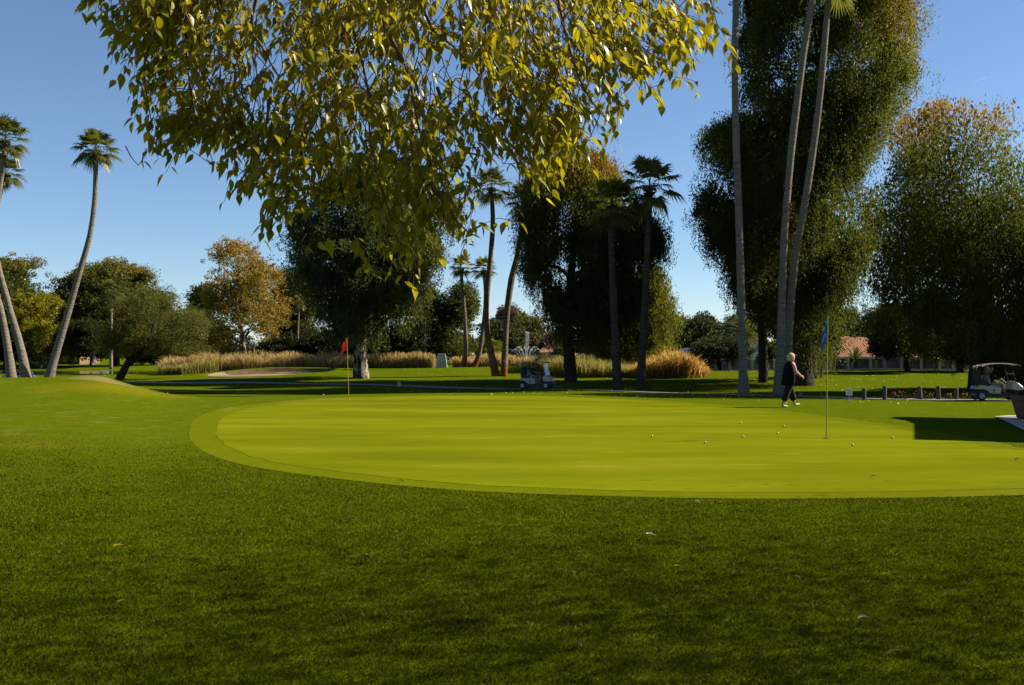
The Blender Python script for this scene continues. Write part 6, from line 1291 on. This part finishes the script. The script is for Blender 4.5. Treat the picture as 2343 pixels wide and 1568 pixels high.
    hb = [[(490, -80), (510, 20), (530, 80), (545, 150), (560, 260)], [(600, -60), (575, 60), (600, 110), (640, 180)], [(860, -60), (880, 60), (930, 160), (960, 300), (1000, 420), (1030, 500)], [(940, -80), (985, 60), (1040, 110), (1110, 190)], [(1390, -60), (1420, 60), (1470, 110), (1540, 160)], [(1500, -80), (1550, 20), (1600, 50)],
          [(700, -60), (720, 120), (735, 280), (760, 420)], [(1100, -80), (1120, 120), (1200, 260), (1250, 400)], [(1260, -80), (1300, 100), (1340, 210), (1400, 290)], [(330, -80), (350, 60), (330, 160), (350, 300)], [(430, -80), (425, 100), (440, 230), (460, 320)], [(800, 40), (840, 200), (850, 340), (900, 520), (925, 585)], [(1000, 200), (1050, 330), (1110, 360)], [(620, 200), (600, 330), (560, 400), (540, 430)], [(700, 300), (670, 420), (630, 480), (618, 535)], [(980, 420), (1040, 500), (1080, 540)]]
    for pth in hb:
        Yt = 7.4 + rr.uniform(-.6, .4); cc = catmull([P(a, b, Yt + .15 * i * rr.uniform(-1, 1)) - B for i, (a, b) in enumerate(pth)], 7); bm_tube(bm, cc, list(np.linspace(rr.uniform(.009, .016), .003, len(cc))), 6)
    for tw in TW:
        s0 = tw[0] + Vector((rr.uniform(-.12, .12), rr.uniform(-.1, .1), rr.uniform(.08, .25)))
        bm_tube(bm, catmull([s0 - B, tw[0] - B, tw[1] - B, tw[2] - B], 2), [.0042, .0038, .0034, .003, .0026, .0022, .0016], 4, False)
    from_bm('hanging_branch', bm, plain('twig_brown', (.16, .085, .04), .8, scale=12), root, True)
front_tree()
# unseen tree added at right, leaves spread evenly to dim the near grass
def added_shade_tree():
    rs = np.random.RandomState(31); n = 60000; X = rs.normal(size=(n, 3)) * np.array([2.7, 2.3, 1.25]) + np.array([8.7, 7.2, 6.1])
    ok = ((np.abs(X[:, 0]) > .50 * X[:, 1] + .9) | (X[:, 2] > EYE + (HY + 60) * np.maximum(X[:, 1], .1) / F + .3)) & (X[:, 2] > 2.6); X = X[ok][:22000]; n = len(X); cl = X[:400]
    V, Fc, T = leaf_cloud(X, unit(rs.normal(size=(n, 3)) + np.array([0, 0, -1.2])), rs.uniform(.06, .10, n), rs.uniform(.035, .055, n), .5 + rs.normal(size=n) * .1, 3)
    b = Vector((11.5, 1.6, 0)); root = empty('broadleaf_tree', b); tag(root, 'unseen leafy tree added outside the right edge to dim the near grass', 'tree')
    link('crown', np_mesh('crown', V - np.array(b), Fc, T), ML_over, root)
    bm = trunk_bm([Vector((0, 0, -.2)), Vector((.05, .4, 2.6)), Vector((-.5, 1.6, 4.6)), Vector((-1.4, 4.2, 6.4))], [.34, .26, .2, .1], 14, .05)
    for k in range(4):
        e = Vector(cl[k * 7]) - b; s = Vector((-.5, 1.6, 4.6)).lerp(Vector((-1.4, 4.2, 6.4)), k / 9); cc = catmull([s, s.lerp(e, .5) + Vector((0, 0, .4)), e], 5); bm_tube(bm, cc, list(np.linspace(.03, .008, len(cc))), 6)
    from_bm('trunk', bm, M_barkmid, root, True)
ADDED_SHADE_TREE = True
if ADDED_SHADE_TREE: added_shade_tree()
# ------------------------------------------------------------------ near grass blades
ML_grass = leaf_mat('grass_blade', [(0.1, (0.050, 0.085, 0.003)), (0.45, (0.128, 0.174, 0.005)), (0.66, (0.215, 0.230, 0.012)), (0.9, (0.30, 0.27, 0.07)), (1.1, (0.46, 0.40, 0.18))], 0.22, (0.26, 0.30, 0.005), rough=.6, spec=0.0, patch=.34, pscale=1.1, tgain=1.3)
def blades(name, n, y0, y1, hgt, wd, seed, xl=None):
    rs = np.random.RandomState(seed); u = rs.rand(n)
    Yv = (y0 ** .6 + u * (y1 ** .6 - y0 ** .6)) ** (1 / .6)
    x = (rs.rand(n) * 2 - 1) * (Yv * .505 + .35)
    ok = ~inside(EDGE, x, Yv) & (rs.rand(n) < np.clip((20.5 - Yv) / 9, 0, 1)); x = x[ok]; Yv = Yv[ok]; n = len(x)
    z = Hn(x, Yv) - .004; pn = np.sin(x * 5.1 + 2 * np.sin(Yv * 3.3)) * np.sin(Yv * 6.3 + 1.5 * np.sin(x * 2.9)) 
    pn2 = np.sin(x * 1.3 + 1.7 * np.sin(Yv * .9)) * np.sin(Yv * 1.9 + x * .7)
    h = hgt * np.clip(1.25 - Yv / 26, .4, 1) * (1 + .16 * pn + .10 * pn2) * rs.uniform(.5, 1.25, n); w = wd * rs.uniform(.7, 1.3, n) * np.clip(Yv / 6, .8, 2.4)
    a = rs.rand(n) * 6.283; le = rs.uniform(.15, 1.1, n) * h; b = np.stack([x, Yv, z], -1); S = np.stack([np.cos(a + 1.57), np.sin(a + 1.57), 0 * a], -1) * w[:, None] * .5
    tip = b + np.stack([np.cos(a) * le, np.sin(a) * le, h], -1); md = b + np.stack([np.cos(a) * le * .35, np.sin(a) * le * .35, h * .62], -1)
    V = np.stack([b - S, b + S, md + S * .8, tip + S * .1, md - S * .8], 1).reshape(-1, 3); Fc = np.arange(n * 5).reshape(n, 5)
    t = .45 + rs.normal(size=n) * .12 + .06 * pn2 + (rs.rand(n) > .985) * .35
    T = np.repeat(t, 5)
    tag(link(name, np_mesh(name, V, Fc, T), ML_grass), kind='stuff')
blades('near_grass', 820000, 4.3, 21, .022, .0042, 1)
# specks of leaf litter and clover on the far lawn
def litter():
    rs = np.random.RandomState(17); n = 13000
    vx = rs.uniform(-50, 2400, n); Yv = rs.uniform(34, 116, n); x = GX(vx, Yv); z = Hn(x, Yv)
    dens = np.array([mnoise.noise(Vector((a * .12, b * .12, 3))) for a, b in zip(x, Yv)])
    pref = np.clip((vx - 700) / 900, .08, 1) * np.where(Yv < 56, .12, 1)
    ok = (rs.rand(n) < pref * (.45 + dens)) & ~inside(EDGE, x, Yv); x, Yv, z = x[ok], Yv[ok], z[ok]; n = len(x)
    C = np.stack([x, Yv, z + .03], -1); L = rs.uniform(.04, .09, n)
    V, Fc, T = leaf_cloud(C, unit(rs.normal(size=(n, 3)) * np.array([1, 1, .5])), L, L * .6, .5 + rs.normal(size=n) * .2, 3)
    tag(link('fallen_leaf_litter', np_mesh('fallen_leaf_litter', V, Fc, T), plain('litter_pale', (.70, .62, .32), .8, scale=3, var=.3, alb=.8)), kind='stuff')
litter()
# individual fallen leaves on the near grass
LEAFM = {'tan': plain('dry_leaf_tan', (.50, .34, .15), .7, scale=15, var=.2), 'pale': plain('dry_leaf_pale', (.68, .58, .42), .6, scale=15, var=.15), 'red': plain('dry_leaf_red', (.30, .09, .03), .7, scale=15, var=.2), 'yellow': plain('dry_leaf_yellow', (.62, .48, .10), .6, scale=15, var=.15), 'brown': plain('dry_leaf_brown', (.16, .09, .04), .8, scale=15, var=.2)}
FL = [(1490, 1236, 'pale', .085, 'large pale curled leaf, brightest on the near grass'), (1407, 1207, 'tan', .06, 'tan sickle leaf up left of the brightest curled leaf'), (1447, 1202, 'red', .035, 'small reddish leaf just right of the tan sickle leaf'), (1556, 1313, 'tan', .075, 'long tan leaf lying flat below the brightest curled leaf'),
      (1593, 1159, 'pale', .06, 'pale leaf just below the front edge of the green right of centre'), (801, 1134, 'yellow', .04, 'small yellow leaf below the front edge of the green left of centre'), (833, 1292, 'red', .06, 'reddish leaf left of centre, halfway down the near grass'), (800, 1160, 'pale', .03, 'tiny pale leaf below the small yellow one'),
      (272, 1266, 'yellow', .07, 'yellow leaf on the left, level with a red fleck'), (160, 1277, 'red', .045, 'red-brown leaf left of the yellow leaf on the left'), (146, 1148, 'red', .05, 'uppermost reddish leaf near the left edge'), (283, 1396, 'yellow', .06, 'yellow leaf lowest on the left side'), (127, 1418, 'red', .045, 'lowest red-brown leaf near the left edge'),
      (1322, 1267, 'pale', .035, 'tiny pale leaf left of the brightest curled leaf'), (1307, 1324, 'tan', .045, 'tan leaf slightly left of centre in the near grass'), (980, 1336, 'tan', .045, 'thin tan leaf at the middle of the near grass'), (1060, 1215, 'red', .03, 'tiny reddish leaf in the middle, nearest the green'),
      (2045, 1513, 'yellow', .06, 'yellow leaf at the bottom right'), (1976, 1434, 'pale', .055, 'pale hooked leaf above the bottom-right yellow leaf'), (2005, 1455, 'brown', .04, 'dark brown leaf next to the pale hooked leaf'), (1740, 1512, 'tan', .04, 'tan leaf at the bottom, left of the bottom-right yellow leaf'), (1322, 1492, 'tan', .05, 'tan leaf lowest in the middle of the near grass'),
      (2180, 1368, 'yellow', .04, 'yellowish leaf near the right edge of the near grass'), (760, 1465, 'tan', .045, 'tan leaf low on the left-centre grass'), (1998, 1096, 'tan', .06, 'tan leaf lying on the green near its front right'), (916, 1105, 'red', .05, 'reddish leaf on the front edge of the green'), (2328, 1056, 'brown', .07, 'dark leaf on the green at the right edge'), (1822, 1335, 'pale', .035, 'tiny pale leaf on the right-centre near grass'), (2025, 1210, 'pale', .035, 'tiny pale leaf on the right below the green'), (1112, 1445, 'brown', .035, 'small brown leaf low in the middle'),
      (1831, 889, 'pale', .34, 'white scrap of paper on the far lawn right of the walking woman')]
for i, (vx, vy, c, s, lb) in enumerate(FL):
    far = vy < 900; Y = 58 if far else EYE * F / (vy - HY); x = GX(vx, Y)
    rs = random.Random(i + 50); bm = bmesh.new(); n = 9; rows = []; L = s * (1.0 if far else 1.45); cv = rs.uniform(.3, 1.0)
    for k in range(n):
        t = k / (n - 1); w = L * .17 * math.sin(math.pi * min(1, t * .93 + .04)) ** .8; cx_ = (t - .5) * L; cy_ = L * .32 * cv * math.sin(math.pi * t); cz_ = L * .09 * math.sin(math.pi * t) * rs.uniform(.8, 1.2)
        rows.append([bm.verts.new((cx_, cy_ - w, cz_ + w * .4)), bm.verts.new((cx_, cy_, cz_ - w * .1)), bm.verts.new((cx_, cy_ + w, cz_ + w * .6))])
    for a, b in zip(rows, rows[1:]):
        for k in range(2): bm.faces.new((a[k], b[k], b[k + 1], a[k + 1]))
    bmesh.ops.solidify(bm, geom=bm.faces[:], thickness=.0012)
    o = from_bm('paper_scrap' if far else 'fallen_leaf', bm, plain('paper_white', (.75, .75, .72), .7) if far else LEAFM[c], None, True)
    ong = bool(inside(EDGE, np.array([x]), np.array([Y]))[0])
    o.location = (x, Y, H(x, Y) + (.04 if far else (.024 if ong else .042))); o.rotation_euler = (rs.uniform(-.2, .2) + (.9 if far else 0), rs.uniform(-.3, .3), rs.uniform(-.7, .7) + (1.3 if far else 0))
    tag(o, lb, 'paper scrap' if far else 'fallen leaf', None if far else 'fallen leaves on the near turf')
# a club held by the walking woman and the phone at her ear are separate things
wm = next(o for o in bpy.data.objects if o.name == 'person')
